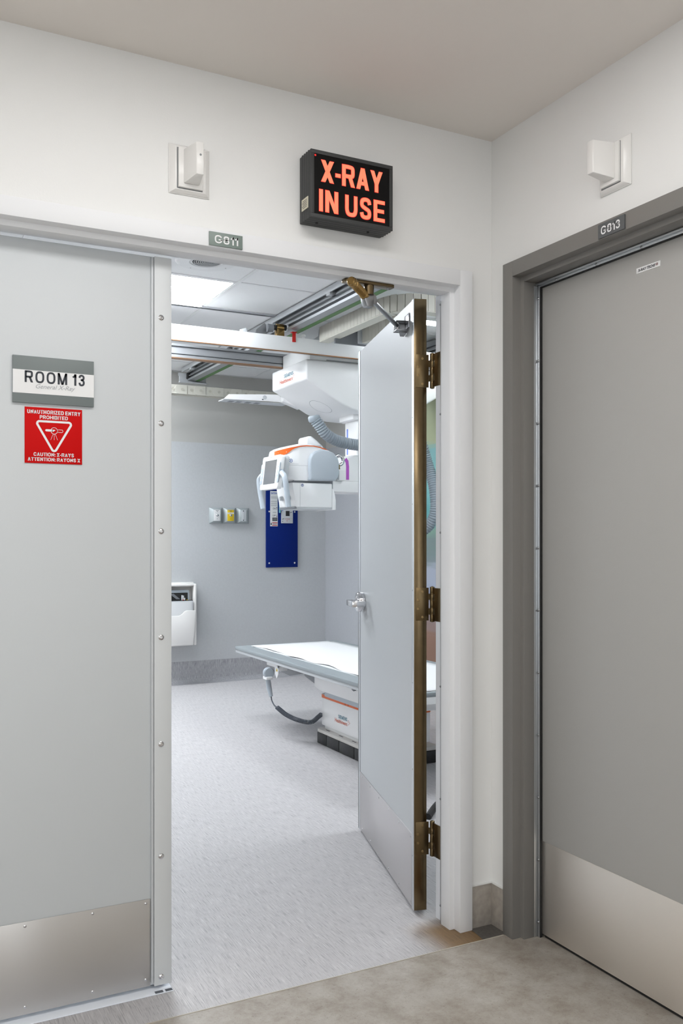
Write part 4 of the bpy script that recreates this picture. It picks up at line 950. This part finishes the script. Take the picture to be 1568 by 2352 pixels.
cap = [(.747, 1.80), (.750, 1.84), (.765, 1.872), (.79, 1.892), (.83, 1.903), (.88, 1.903), (.925, 1.886), (.958, 1.855), (.969, 1.82), (.970, 1.745), (.958, 1.710), (.938, 1.694), (.742, 1.690), (.752, 1.72), (.747, 1.76)]
gc = MB().prism([S_(p) for p in cap], 'y', Y0-.035, Y1+.01).build('end_cover', MGREY, head, bevel=.020, seg=4)
MB().box(S_((.60,1.8))[0], S_((.746,1.8))[0], Y0-.0008, Y0, S_((0,1.792))[1], S_((0,1.7932))[1]).build('seam', INK_G, head, smooth=False)
pc = S_((.622, 1.822)); ic = outline([(pc[0]+.0105*math.cos(2*math.pi*q/24), pc[1]+.0105*math.sin(2*math.pi*q/24)) for q in range(24)], .004, 'icon_ring', mat('icon_navy', (.04,.10,.30), .5), head, Y0-.0006)
MB().prism([(pc[0]-.004, pc[1]-.006), (pc[0]+.006, pc[1]+.001), (pc[0]-.004, pc[1]+.007)], 'y', Y0-.001, Y0).build('icon_mark', mat('icon_navy', (.04,.10,.30), .5), ic, smooth=False)
MB().box(pc[0]-.012, pc[0]+.055, Y0-.0006, Y0, pc[1]-.020, pc[1]-.0188).build('print_line', INK_G, head, smooth=False)
# top cable hood
hood = [(.775, 1.93), (.775, 1.985), (.785, 2.002), (.815, 2.005), (.86, 1.975), (.90, 1.94), (.925, 1.90), (.86, 1.92)]
MB().prism([S_(p) for p in hood], 'y', 3.03, 3.17).build('cable_hood', MW, head, bevel=.010, seg=3)
MB().box(S_((.80,0))[0], S_((.885,0))[0], 3.028, 3.10, S_((0,1.918))[1], S_((0,1.945))[1]).build('hood_recess', MLGREY, head, bevel=.004)
MB().box(S_((.862,0))[0], S_((.882,0))[0], 3.022, 3.03, S_((0,1.912))[1], S_((0,1.932))[1]).build('connector', mat('dark_red', (.16,.03,.02), .5), head, bevel=.002)
# cable clamp loop at the end
lp = [Vector((.955+.0, 3.0, 1.80)) + Vector((.034*math.sin(a), 0, .034*(1-math.cos(a)))) for a in [math.radians(d) for d in range(0, 250, 15)]]
MB().tube(lp, .0115, 12).build('metal_elbow', CHROME, head)
MB().lathe([(.013, 0), (.013, .012), (.011, .013), (.011, .018), (.013, .019), (.013, .030)], (.952, 3.0, 1.772), (0,0,1), 16).build('cable_gland', BRASS, head)
# collimator
cp = [(.632, 1.676), (.662, 1.512), (.70, 1.512), (.932, 1.512), (.932, 1.676)]
co_ = MB().prism([S_(p) for p in cp], 'y', Y0+.002, Y1-.01).build('collimator', MW, cr, bevel=.006)
MB().prism([S_(p) for p in ((.934, 1.645), (.945, 1.635), (.958, 1.60), (.963, 1.565), (.963, 1.497), (.934, 1.497))], 'y', Y0+.006, Y1-.012).build('rear_cover', MW, co_, bevel=.004)
MB().box(S_((.668,0))[0], S_((.932,0))[0], Y0+.006, Y1-.014, S_((0,1.498))[1], S_((0,1.5125))[1]).build('bottom_rail', MLGREY, co_, bevel=.001)
MB().box(S_((.655,0))[0], S_((.70,0))[0], Y0+.012, Y1-.02, S_((0,1.502))[1], S_((0,1.516))[1]).build('filter_slot', MDGREY, co_, bevel=.001)
MB().box(S_((.65,0))[0], S_((.94,0))[0], Y0+.02, Y1-.02, S_((0,1.672))[1], S_((0,1.694))[1]).build('swivel_gap', MDGREY, co_, smooth=False)
MB().box(S_((.690,0))[0], S_((.6908,0))[0], Y0+.0012, Y0+.002, S_((0,1.515))[1], S_((0,1.672))[1]).build('seam', INK_G, co_, smooth=False)
pc = S_((.707, 1.660)); outline([(pc[0]+.008*math.cos(2*math.pi*q/24), pc[1]+.008*math.sin(2*math.pi*q/24)) for q in range(24)], .0032, 'icon_ring', mat('icon_navy', (.04,.10,.30), .5), co_, Y0+.0010)
MB().prism([(pc[0]-.003, pc[1]-.005), (pc[0]+.005, pc[1]+.001), (pc[0]-.003, pc[1]+.006)], 'y', Y0+.0006, Y0+.0018).build('icon_mark', mat('icon_navy', (.04,.10,.30), .5), co_, smooth=False)
for y in (3.03, 3.15):
    MB().lathe([(.016, 0), (.017, .006), (.014, .022), (.010, .024)], (.606, y, 1.572), (-1, 0, -.1), 18).build('collimator_knob', MLGREY, co_)
# touch screen on the front of the head, slightly undercut
TX = Matrix.Translation((.470, 3.012, 1.733)) @ Matrix.Rotation(math.radians(7), 4, 'Y')
sc_ = MB(TX).prism([(y, z) for y, z in rrect(-.150, .150, -.112, .110, .018)], 'x', -.016, .016).build('screen_bezel', MW, cr, bevel=.004)
MB(TX).box(-.0168, -.0155, -.098, .098, -.078, .080).build('screen', SCREEN, sc_, smooth=False)
MB(TX).prism(rrect(-.135, .135, -.095, .115, .03), 'x', .016, .060).build('screen_back', MLGREY, sc_, bevel=.012)
for s in (-1, 1):
    MB(TX).prism([(y*1.0, z) for y, z in rrect(min(s*.118, s*.156), max(s*.118, s*.156), -.075, .062, .012)], 'x', -.019, -.010).build('button_strip', MGREY, sc_, bevel=.002)
    for k in range(4): MB(TX).lathe([(.006, 0), (.006, .002), (.003, .003)], (-.019, s*.137, .035-.027*k), (-1,0,0), 10).build('button', MW, sc_)
stext('SIEMENS', 'lettering', TEAL_INK, sc_, tuple(TX @ Vector((-.0162, .022, .097))), XB, ZA, .044, .006, t=.19, gap=.13)
text('Healthineers', 'lettering', ORANGE_INK, sc_, tuple(TX @ Vector((-.0166, .034, .086))), XB, ZA, .068, .007, bold=.01)
hR = [(.485, 2.90, 1.76), (.474, 2.868, 1.728), (.462, 2.815, 1.712), (.455, 2.782, 1.700), (.456, 2.765, 1.670), (.462, 2.757, 1.60), (.472, 2.752, 1.50)]
hL = [(.475, 3.17, 1.735), (.462, 3.195, 1.715), (.455, 3.205, 1.690), (.458, 3.195, 1.62), (.470, 3.170, 1.50)]
MB().tube(bez(hR, 8), [.020]*9 + [.0175]*(len(bez(hR, 8))-9), 16).build('handle', MGREY, cr)
MB().tube(bez(hL, 8), .0165, 16).build('handle', MGREY, cr)
MB().lathe([(.026, 0), (.030, .008), (.030, .022), (.02, .026)], (.500, 2.885, 1.705), (-1,-.3,0), 20).build('handle_root', MGREY, cr)
# corrugated hose
hp_ = [(.80, 3.03, 1.99), (.755, 3.0, 2.05), (.765, 2.985, 2.105), (.80, 2.98, 2.06), (.85, 2.98, 2.005), (.94, 2.99, 1.965), (1.10, 3.0, 1.945), (1.30, 3.02, 1.96), (1.50, 3.06, 2.03), (1.66, 3.10, 2.02), (1.735, 3.10, 1.86), (1.752, 3.03, 1.64), (1.745, 3.03, 1.46), (1.70, 3.12, 1.36), (1.56, 3.2, 1.42), (1.44, 3.22, 1.62)]
hp_ = hp_[2:]
raw = bez(hp_, 40); L_ = [0]
for a, b_ in zip(raw, raw[1:]): L_.append(L_[-1] + (b_-a).length)
tot = L_[-1]; step = .0028; pts = []; rad = []; i = 0; s_ = 0.0; k = 0
while s_ < tot:
    while L_[i+1] < s_: i += 1
    t_ = (s_-L_[i])/(L_[i+1]-L_[i]); pts.append(raw[i].lerp(raw[i+1], t_)); rad.append((.0395, .0400, .0395, .0355, .0335, .0355)[k % 6]); s_ += step; k += 1
MB().tube(pts, rad, 20).build('corrugated_hose', HOSE, cr, angle=60)
MB().lathe([(.036, -.012), (.041, 0), (.041, .02), (.034, .03)], (.765, 2.985, 2.095), (-.2,0,1), 20).build('hose_cuff', HOSE, cr)

# ================================================================== PATIENT TABLE
TZ = .54
tb = thing('patient_table', (.81, 2.35, 0), 'low grey-edged x-ray patient table on a white orange-banded pedestal', 'table')
tx0, tx1, ty0, ty1 = .400, 1.215, 1.275, 3.54
MB().prism(rrect(tx0, tx1, ty0, ty1, .035), 'z', TZ-.022, TZ).build('table_top', TABLE_G, tb, bevel=.004)
MB().prism(rrect(tx0+.11, tx1-.09, ty0+.02, ty1-.04, .01), 'z', TZ, TZ+.0015).build('top_inlay', MAT_W, tb, smooth=False)
MB().box(tx0+.006, tx0+.030, ty0+.02, ty1-.02, TZ-.042, TZ-.022).build('side_rail', MLGREY, tb, bevel=.003)
MB().box(tx1-.030, tx1-.006, ty0+.02, ty1-.02, TZ-.042, TZ-.022).build('side_rail', MLGREY, tb, bevel=.003)
MB().box(tx0+.04, tx1-.04, ty0+.004, ty0+.03, TZ-.060, TZ-.022).build('end_rail', MW, tb, bevel=.003)
MB().box(tx0+.04, tx1-.04, ty1-.03, ty1-.008, TZ-.042, TZ-.022).build('end_rail', MLGREY, tb, bevel=.003)
MB().box(tx0+.10, tx1-.10, ty0+.05, ty1-.12, TZ-.045, TZ-.022).build('under_frame', MDGREY, tb, smooth=False)
ub = MB().prism([(1.66, .50), (1.66, .40), (1.72, .350), (2.61, .350), (2.675, .366), (2.675, .50)], 'x', .615, 1.08).build('lift_cover', MW, tb, bevel=.005)
MB().box(.6125, .616, 1.70, 2.655, .425, .488).build('recess_panel', MLGREY, ub, bevel=.001)
MB().lathe([(.020, 0), (.022, .012), (.016, .018)], (.6125, 2.12, .440), (-1,0,0), 18).build('release_knob', MDGREY, ub)
MB().box(.650, 1.06, 1.90, 2.60, .310, .352).build('bellows_skirt', MGREY, tb, bevel=.004)
MB().prism([(2.60, .50), (2.60, .345), (2.66, .345), (2.92, .395), (2.92, .445), (2.90, .50)], 'x', .66, .99).build('tilt_beam', MDGREY, tb, bevel=.003)
body = MB().prism(rrect(.678, 1.035, 1.96, 2.715, .03), 'z', .115, .312).build('pedestal', MW, tb, bevel=.003)
MB().prism(rrect(.6765, 1.0365, 1.9585, 2.7165, .03), 'z', .288, .309).build('orange_band', ORANGE, body, smooth=True)
for y in (2.33, 2.37): MB().lathe([(.008, 0), (.008, .0008), (.003, .001)], (.6765, y, .297), (-1,0,0), 14).build('band_button', mat('orange_dark', (.5,.09,.01), .4), body)
MB().prism(rrect(.690, 1.02, 1.98, 2.695, .03), 'z', .09, .116).build('pedestal_foot', MW, tb, bevel=.002)
MB().prism(rrect(.645, 1.07, 1.925, 2.725, .05), 'z', .072, .094).build('base_plate', BEIGE, tb, bevel=.006)
MB().prism(rrect(.655, 1.06, 1.94, 2.71, .05), 'z', 0.002, .073).build('base_core', BLACK, tb, smooth=False)
src = None
for k, (ya, yb) in enumerate(((2.572, 2.70), (2.40, 2.566), (2.205, 2.394), (2.03, 2.199), (1.94, 2.024))):
    MB().box(.648, .665, ya, yb, .002, .071).build('base_block', BRICK_K, tb, bevel=.003)
for y in (2.60, 2.42, 2.25): MB().box(.668, .676, y-.03, y+.02, .0942, .0948).build('base_mark', INK, tb, smooth=False)
for xa, xb in ((.67, .85), (.856, 1.05)): MB().box(xa, xb, 1.925, 1.945, .002, .071).build('base_block', BRICK_K, tb, bevel=.003)
stext('SIEMENS', 'lettering', TEAL_INK, tb, (.678, 2.462, .197), XB, ZA, .118, .021, t=.19, gap=.13)
text('Healthineers', 'lettering', ORANGE_INK, tb, (.678, 2.507, .168), XB, ZA, .164, .024, bold=.016)
for a_, b_ in ((.170, .040), (.174, .030), (.179, .044), (.186, .036), (.187, .022), (.195, .029), (.180, .014)):
    MB().lathe([(.0028, 0), (.0028, .0003), (.001, .0004)], (.678, 2.507-a_, .168+b_*.8), (-1,0,0), 8).build('logo_dot', ORANGE_INK if b_ < .035 else mat('dark_red_ink', (.25,.03,.03), .5), tb)
# sheet-metal guard and bracket under the far end
MB().prism([(.46, .515), (.95, .515), (.95, .43), (.56, .40), (.50, .43)], 'y', 2.93, 2.945).build('guard_plate', MLGREY, tb, bevel=.001)
MB().box(.436, .50, 2.83, 2.845, .452, .518).box(.436, .445, 2.83, 3.02, .470, .518).build('switch_bracket', MW, tb, bevel=.002)
MB().prism([(2.845, .47), (2.90, .47), (2.90, .43), (2.87, .40), (2.845, .43)], 'x', .440, .446).build('switch_bracket', MW, tb, bevel=.001)
wt = MB().prism([(2.853, .447), (2.873, .447), (2.863, .468)], 'x', .4385, .4398).build('warning_triangle', YELLOW, tb, smooth=False)

# paper sheet on the table top
random.seed(3)
nx, ny = 10, 46; vs = []; fs = []
for j in range(ny+1):
    t_ = j/ny; y = 1.30 + (3.46-1.30)*t_
    xa = .522 + .012*math.sin(t_*17) + .008*math.sin(t_*41+1) + random.uniform(-.004, .004); xb = 1.15
    for i in range(nx+1):
        u = i/nx; edge = max(0, 1-u*6)
        z = TZ + .0030 + edge*(.0035+.0035*math.sin(t_*31)) + .0008*math.sin(u*9+t_*14)
        vs.append((xa + (xb-xa)*u, y, z))
for j in range(ny):
    for i in range(nx):
        a = j*(nx+1)+i; fs.append((a, a+1, a+nx+2, a+nx+1))
sheet = MB().add(vs, fs).build('table_sheet', PAPER)
md = sheet.modifiers.new('thick', 'SOLIDIFY'); md.thickness = .0008; md.offset = 1
tag(sheet, 'white paper sheet with a wavy edge lying on the patient table', 'sheet')

# hand switch hanging from the bracket, with coiled cord
hs = thing('hand_switch', (.43, 2.98, .42), 'grey hand switch with a coiled dark cord hanging under the table', 'remote')
MB().lathe([(.034, 0), (.036, .006), (.036, .026), (.030, .032)], (.418, 2.965, .428), (0,-1,.05), 24).build('holster', MGREY, hs)
MB().box(.392, .438, 2.925, 2.985, .385, .405).build('holster_clip', MW, hs, bevel=.005)
MB().tube([(.420, 2.965, .39), (.424, 2.955, .33), (.430, 2.935, .275)], [.0155, .017, .012], 14).build('switch_grip', MGREY, hs)
cpts = bez([(.430, 2.935, .275), (.433, 2.93, .25), (.440, 2.905, .222), (.45, 2.885, .212)], 6)
MB().tube(cpts, .0045, 8).build('cord', CORD, hs)
cc = bez([(.45, 2.885, .212), (.48, 2.80, .175), (.53, 2.72, .150), (.59, 2.67, .142), (.65, 2.69, .165), (.677, 2.70, .178)], 30)
L2 = [0]
for a, b_ in zip(cc, cc[1:]): L2.append(L2[-1] + (b_-a).length)
pts = []; turns = 46; N = turns*10; i = 0
for k in range(N+1):
    s_ = L2[-1]*k/N*.9999
    while L2[i+1] < s_: i += 1
    p = cc[i].lerp(cc[i+1], (s_-L2[i])/(L2[i+1]-L2[i])); tn = (cc[i+1]-cc[i]).normalized()
    e1 = tn.cross(Vector((0,0,1))).normalized(); e2 = tn.cross(e1); a = 2*math.pi*k/10
    pts.append(p + (e1*math.cos(a) + e2*math.sin(a))*.0125)
MB().tube(pts, .0031, 5).build('coiled_cord', CORD, hs)
# black cable cover on the floor near the hinge gap
tag(MB().tube(bez([(1.45, 1.95, .012), (1.1, 1.62, .013), (.90, 1.42, .013), (.60, 1.22, .013), (.42, 1.05, .012)], 8), .016, 10).build('floor_cable', BLACK), 'thick black cable on the floor seen through the hinge gap', 'cable')

# ================================================================== BACK WALL FITTINGS
YW = YB-.008
# blue isolator panel
bl = thing('isolator_panel', (1.548, YW, 1.03), 'tall royal blue isolator panel on the back wall below the tube head', 'panel')
MB().box(1.388, 1.708, YW-.02, YW, 1.030, 1.870).build('blue_panel', NAVY, bl, bevel=.001)
src = None
for x in (1.416, 1.676):
    for z in (1.070, 1.553, 1.83):
        if src is None: src = MB().lathe([(.008, 0), (.008, .001), (.004, .004)], (x, YW-.02, z), (0,-1,0), 12).build('screw', CAULK, bl); oy = src.location.y
        else: dup(src, (x, oy, z), bl)
lb = MB().box(1.425, 1.501, YW-.0215, YW-.02, 1.415, 1.745).build('instruction_label', WHITE_P, bl, smooth=False)
yl = YW-.0215
text('EATON', 'lettering', mat('blue_ink', (.02,.08,.45), .5), lb, (1.434, yl, 1.716), XA, ZA, .058, .016, bold=.03)
text('ON', 'lettering', INK, lb, (1.452, yl, 1.572), XA, ZA, .028, .017, bold=.01)
text('OFF', 'lettering', INK, lb, (1.448, yl, 1.507), XA, ZA, .033, .017, bold=.01)
for (x, z, s) in ((1.492, 1.582, 1), (1.492, 1.514, -1)):
    MB().prism([(x-.0016, z-.012), (x+.0016, z-.012), (x+.0016, z+.012), (x-.0016, z+.012)], 'y', yl-.0006, yl).prism([(x-.005, z+s*.006), (x+.005, z+s*.006), (x, z+s*.016)], 'y', yl-.0006, yl).build('arrow', INK, lb, smooth=False)
for z in (1.692, 1.684, 1.676, 1.650, 1.643, 1.630, 1.623, 1.612, 1.606): MB().box(1.430+random.uniform(0,.004), 1.488+random.uniform(0,.008), yl-.0005, yl, z-.0014, z+.0014).build('print_line', INK_G, lb, smooth=False)
MB().box(1.450, 1.488, yl-.0005, yl, 1.540, 1.544).box(1.455, 1.484, yl-.0005, yl, 1.547, 1.5495).build('print_line', INK_G, lb, smooth=False)
MB().box(1.447, 1.497, yl-.0006, yl, 1.463, 1.497).build('black_notice', INK, lb, smooth=False)
for z in (1.490, 1.483, 1.476, 1.469): MB().box(1.454, 1.490, yl-.001, yl-.0006, z-.001, z+.001).build('print_line', INK_G, lb, smooth=False)
for z in (1.448, 1.424): MB().box(1.445, 1.498, yl-.0006, yl, z-.004, z+.004).build('red_print', mat('red_ink', (.4,.03,.03), .5), lb, smooth=False)
MB().box(1.430, 1.440, yl-.0006, yl, 1.426, 1.447).box(1.446, 1.497, yl-.0006, yl, 1.434, 1.438).build('print_mark', INK, lb, smooth=False)
MB().cyl((1.518, YW-.034, 1.541), (1.518, YW-.034, 1.686), .009, 14).build('toggle_lever', TURQ, bl)
bk = MB().box(1.535, 1.652, YW-.035, YW-.02, 1.444, 1.612).build('breaker', MLGREY, bl, bevel=.002)
MB().box(1.577, 1.617, YW-.0358, YW-.035, 1.512, 1.560).build('breaker_switch', BLACK, bk, bevel=.0005)
MB().box(1.536, 1.552, YW-.0357, YW-.035, 1.560, 1.607).build('blue_mark', mat('blue_ink', (.02,.08,.45), .5), bk, smooth=False)
for x, z in ((1.545, 1.482), (1.556, 1.486), (1.580, 1.484), (1.597, 1.484), (1.612, 1.484), (1.545, 1.462), (1.590, 1.466), (1.625, 1.545), (1.635, 1.548)): MB().box(x-.004, x+.004, YW-.0357, YW-.035, z-.003, z+.003).build('print_mark', INK if x < 1.57 or x > 1.62 else mat('red_ink', (.4,.03,.03), .5), bk, smooth=False)
MB().box(1.537, 1.650, YW-.0356, YW-.035, 1.489, 1.4905).build('print_line', INK_G, bk, smooth=False)

# three surface boxes
def wall_box(x0, x1, kind, label):
    z0, z1 = 1.438, 1.583; xc, zc = (x0+x1)/2, (z0+z1)/2
    t = thing('wall_switch_box', (xc, YW, z0), label, 'switch box', 'switch boxes on the back wall')
    MB().box(x0, x1, YW-.006, YW, z0, z1).frustum((xc, YW-.006, zc), x1-x0-.001, z1-z0-.001, (xc, YW-.045, zc), .066, .104, (1,0,0), (0,0,1)).build('box_cover', BOXG, t, bevel=.0015)
    yf_ = YW-.045
    if kind == 2:
        MB().box(xc-.026, xc+.006, yf_-.008, yf_, zc-.052, zc+.050).box(xc+.008, xc+.018, yf_-.008, yf_, zc-.052, zc+.050).build('slot_cover', MLGREY, t, bevel=.001)
        for dz in (.042, -.042): MB().lathe([(.005, 0), (.005, .001), (.002, .002)], (xc-.010, yf_-.008, zc+dz), (0,-1,0), 10).build('screw', INK, t)
    else:
        fp = MB().box(xc-.031, xc+.031, yf_-.002, yf_, zc-.050, zc+.050).build('face_plate', WHITE_P if kind == 0 else YELLOW, t, bevel=.0005)
        MB().box(xc-.014, xc+.014, yf_-.0026, yf_-.002, zc+.040, zc+.044).build('print_line', INK, fp, smooth=False)
        MB().box(xc-.030, xc+.030, yf_-.0026, yf_-.002, zc+.014, zc+.027).build('name_strip', WHITE_P if kind else MW, fp, smooth=False)
        MB().box(xc-.024, xc+.024, yf_-.003, yf_-.0026, zc+.019, zc+.022).build('print_line', INK_G, fp, smooth=False)
        for dz in (.032, -.032): MB().lathe([(.003, 0), (.003, .001), (.001, .0015)], (xc, yf_-.002, zc+dz), (0,-1,0), 8).build('screw', INK, fp)
        MB().lathe([(.011, 0), (.011, .004), (.0085, .006), (.0085, .020), (.006, .022), (.0, .022)], (xc, yf_-.002, zc+.001), (0,-1,0), 18).build('key_barrel', CHROME, t)
        MB().box(xc-.0015, xc+.0015, yf_-.0255, yf_-.024, zc-.004, zc+.006).build('key_slot', BLACK, t, smooth=False)
wall_box(.833, .958, 0, 'white-faced key switch box, left of three on the back wall')
wall_box(.963, 1.088, 1, 'yellow-faced key switch box, middle of three on the back wall')
wall_box(1.093, 1.218, 2, 'plain slotted switch box, right of three on the back wall')

# wall holder on the far left
wh = thing('wall_holder', (.52, YW, .35), 'white wall-mounted holder half hidden behind the white door post', 'holder')
hx0, hx1, hz0, hz1 = .30, .678, .355, .900; hy = YW-.125
MB().box(hx0, hx1, YW-.04, YW, hz0, hz1+.01).build('back_shell', PLASTIC, wh, bevel=.006)
fr = MB(); fr.box(hx1-.026, hx1, hy, YW-.03, hz0, hz1).box(hx0, hx0+.026, hy, YW-.03, hz0, hz1).box(hx0+.026, hx1-.026, hy, YW-.03, hz1-.022, hz1).box(hx0+.026, hx1-.026, hy, YW-.03, hz0, hz0+.03)
fr.build('frame', PLASTIC, wh, bevel=.008, seg=3)
pk = [(hx0+.01, hz0+.01), (hx1-.040, hz0+.01), (hx1-.024, .60), (hx1-.021, .668), (.575, .668), (.560, .662), (.535, .640), (.520, .628), (.505, .624), (hx0+.01, .624)]
MB().prism(pk, 'y', hy-.035, hy-.020).prism([(hx1-.040, hz0+.01), (hx1-.024, .60), (hx1-.021, .668), (hx1-.030, .668), (hx1-.032, .60), (hx1-.048, hz0+.01)], 'y', hy-.022, hy+.01).box(hx0+.01, hx1-.040, hy-.022, hy+.01, hz0+.01, hz0+.025).build('front_pocket', PLASTIC, wh, bevel=.005)
MB().box(hx0+.03, .470, YW-.06, YW-.04, .850, .882).build('catch', PLASTIC, wh, bevel=.003)
dt = thing('detector_case', (.48, YW-.08, .62), 'grey case with a dark opening standing in the wall holder', 'case')
MB().prism([(x, z) for x, z in rrect(.33, .618, .60, .846, .015)], 'y', YW-.098, YW-.045).build('case_body', MGREY, dt, bevel=.004)
MB().prism(rrect(.35, .604, .62, .822, .004), 'y', YW-.0995, YW-.0975).build('dark_opening', BLACK, dt, smooth=False)
MB().prism([(.44, .815), (.475, .815), (.535, .765), (.50, .765)], 'y', YW-.102, YW-.0995).build('inner_strut', MDGREY, dt, smooth=False)
pn = thing('flat_panel', (.50, YW-.12, .62), 'flat white detector panel slotted into the wall holder pocket', 'panel')
MB().box(.32, .642, hy-.012, hy+.008, .40, .752).build('panel_body', MLGREY, pn, bevel=.003)
MB().box(.33, .628, hy-.0135, hy-.012, .41, .743).build('panel_face', MAT_W, pn, bevel=.001)
MB().box(.325, .640, hy-.010, hy+.006, .7521, .7575).build('panel_edge', BLACK, pn, smooth=False)
for (x, h, c) in ((.548, .044, MLGREY), (.560, .040, MLGREY), (.571, .020, WHITE_P)):
    pen = MB().cyl((x, YW-.112, .757), (x, YW-.112, .757+h), .006, 10).build('marker', c); tag(pen, 'small pale marker standing in the wall holder, '+('tallest' if h > .042 else 'middle' if h > .03 else 'shortest')+' of three', 'marker', 'markers in the holder')
for x, c in ((.555, RED), (.590, YELLOW)): MB().box(x-.006, x+.006, hy-.006, hy+.002, .7576, .762).build('colour_tab', c, pn, bevel=.001)

# mural print on the side wall
mu = MB().box(XR-.012, XR-.0085, 1.9, 4.05, .03, 2.42).build('wall_mural', mural_mat(), smooth=False)
tag(mu, 'blurred teal, green and brown mural print seen through the hinge gap', 'mural')
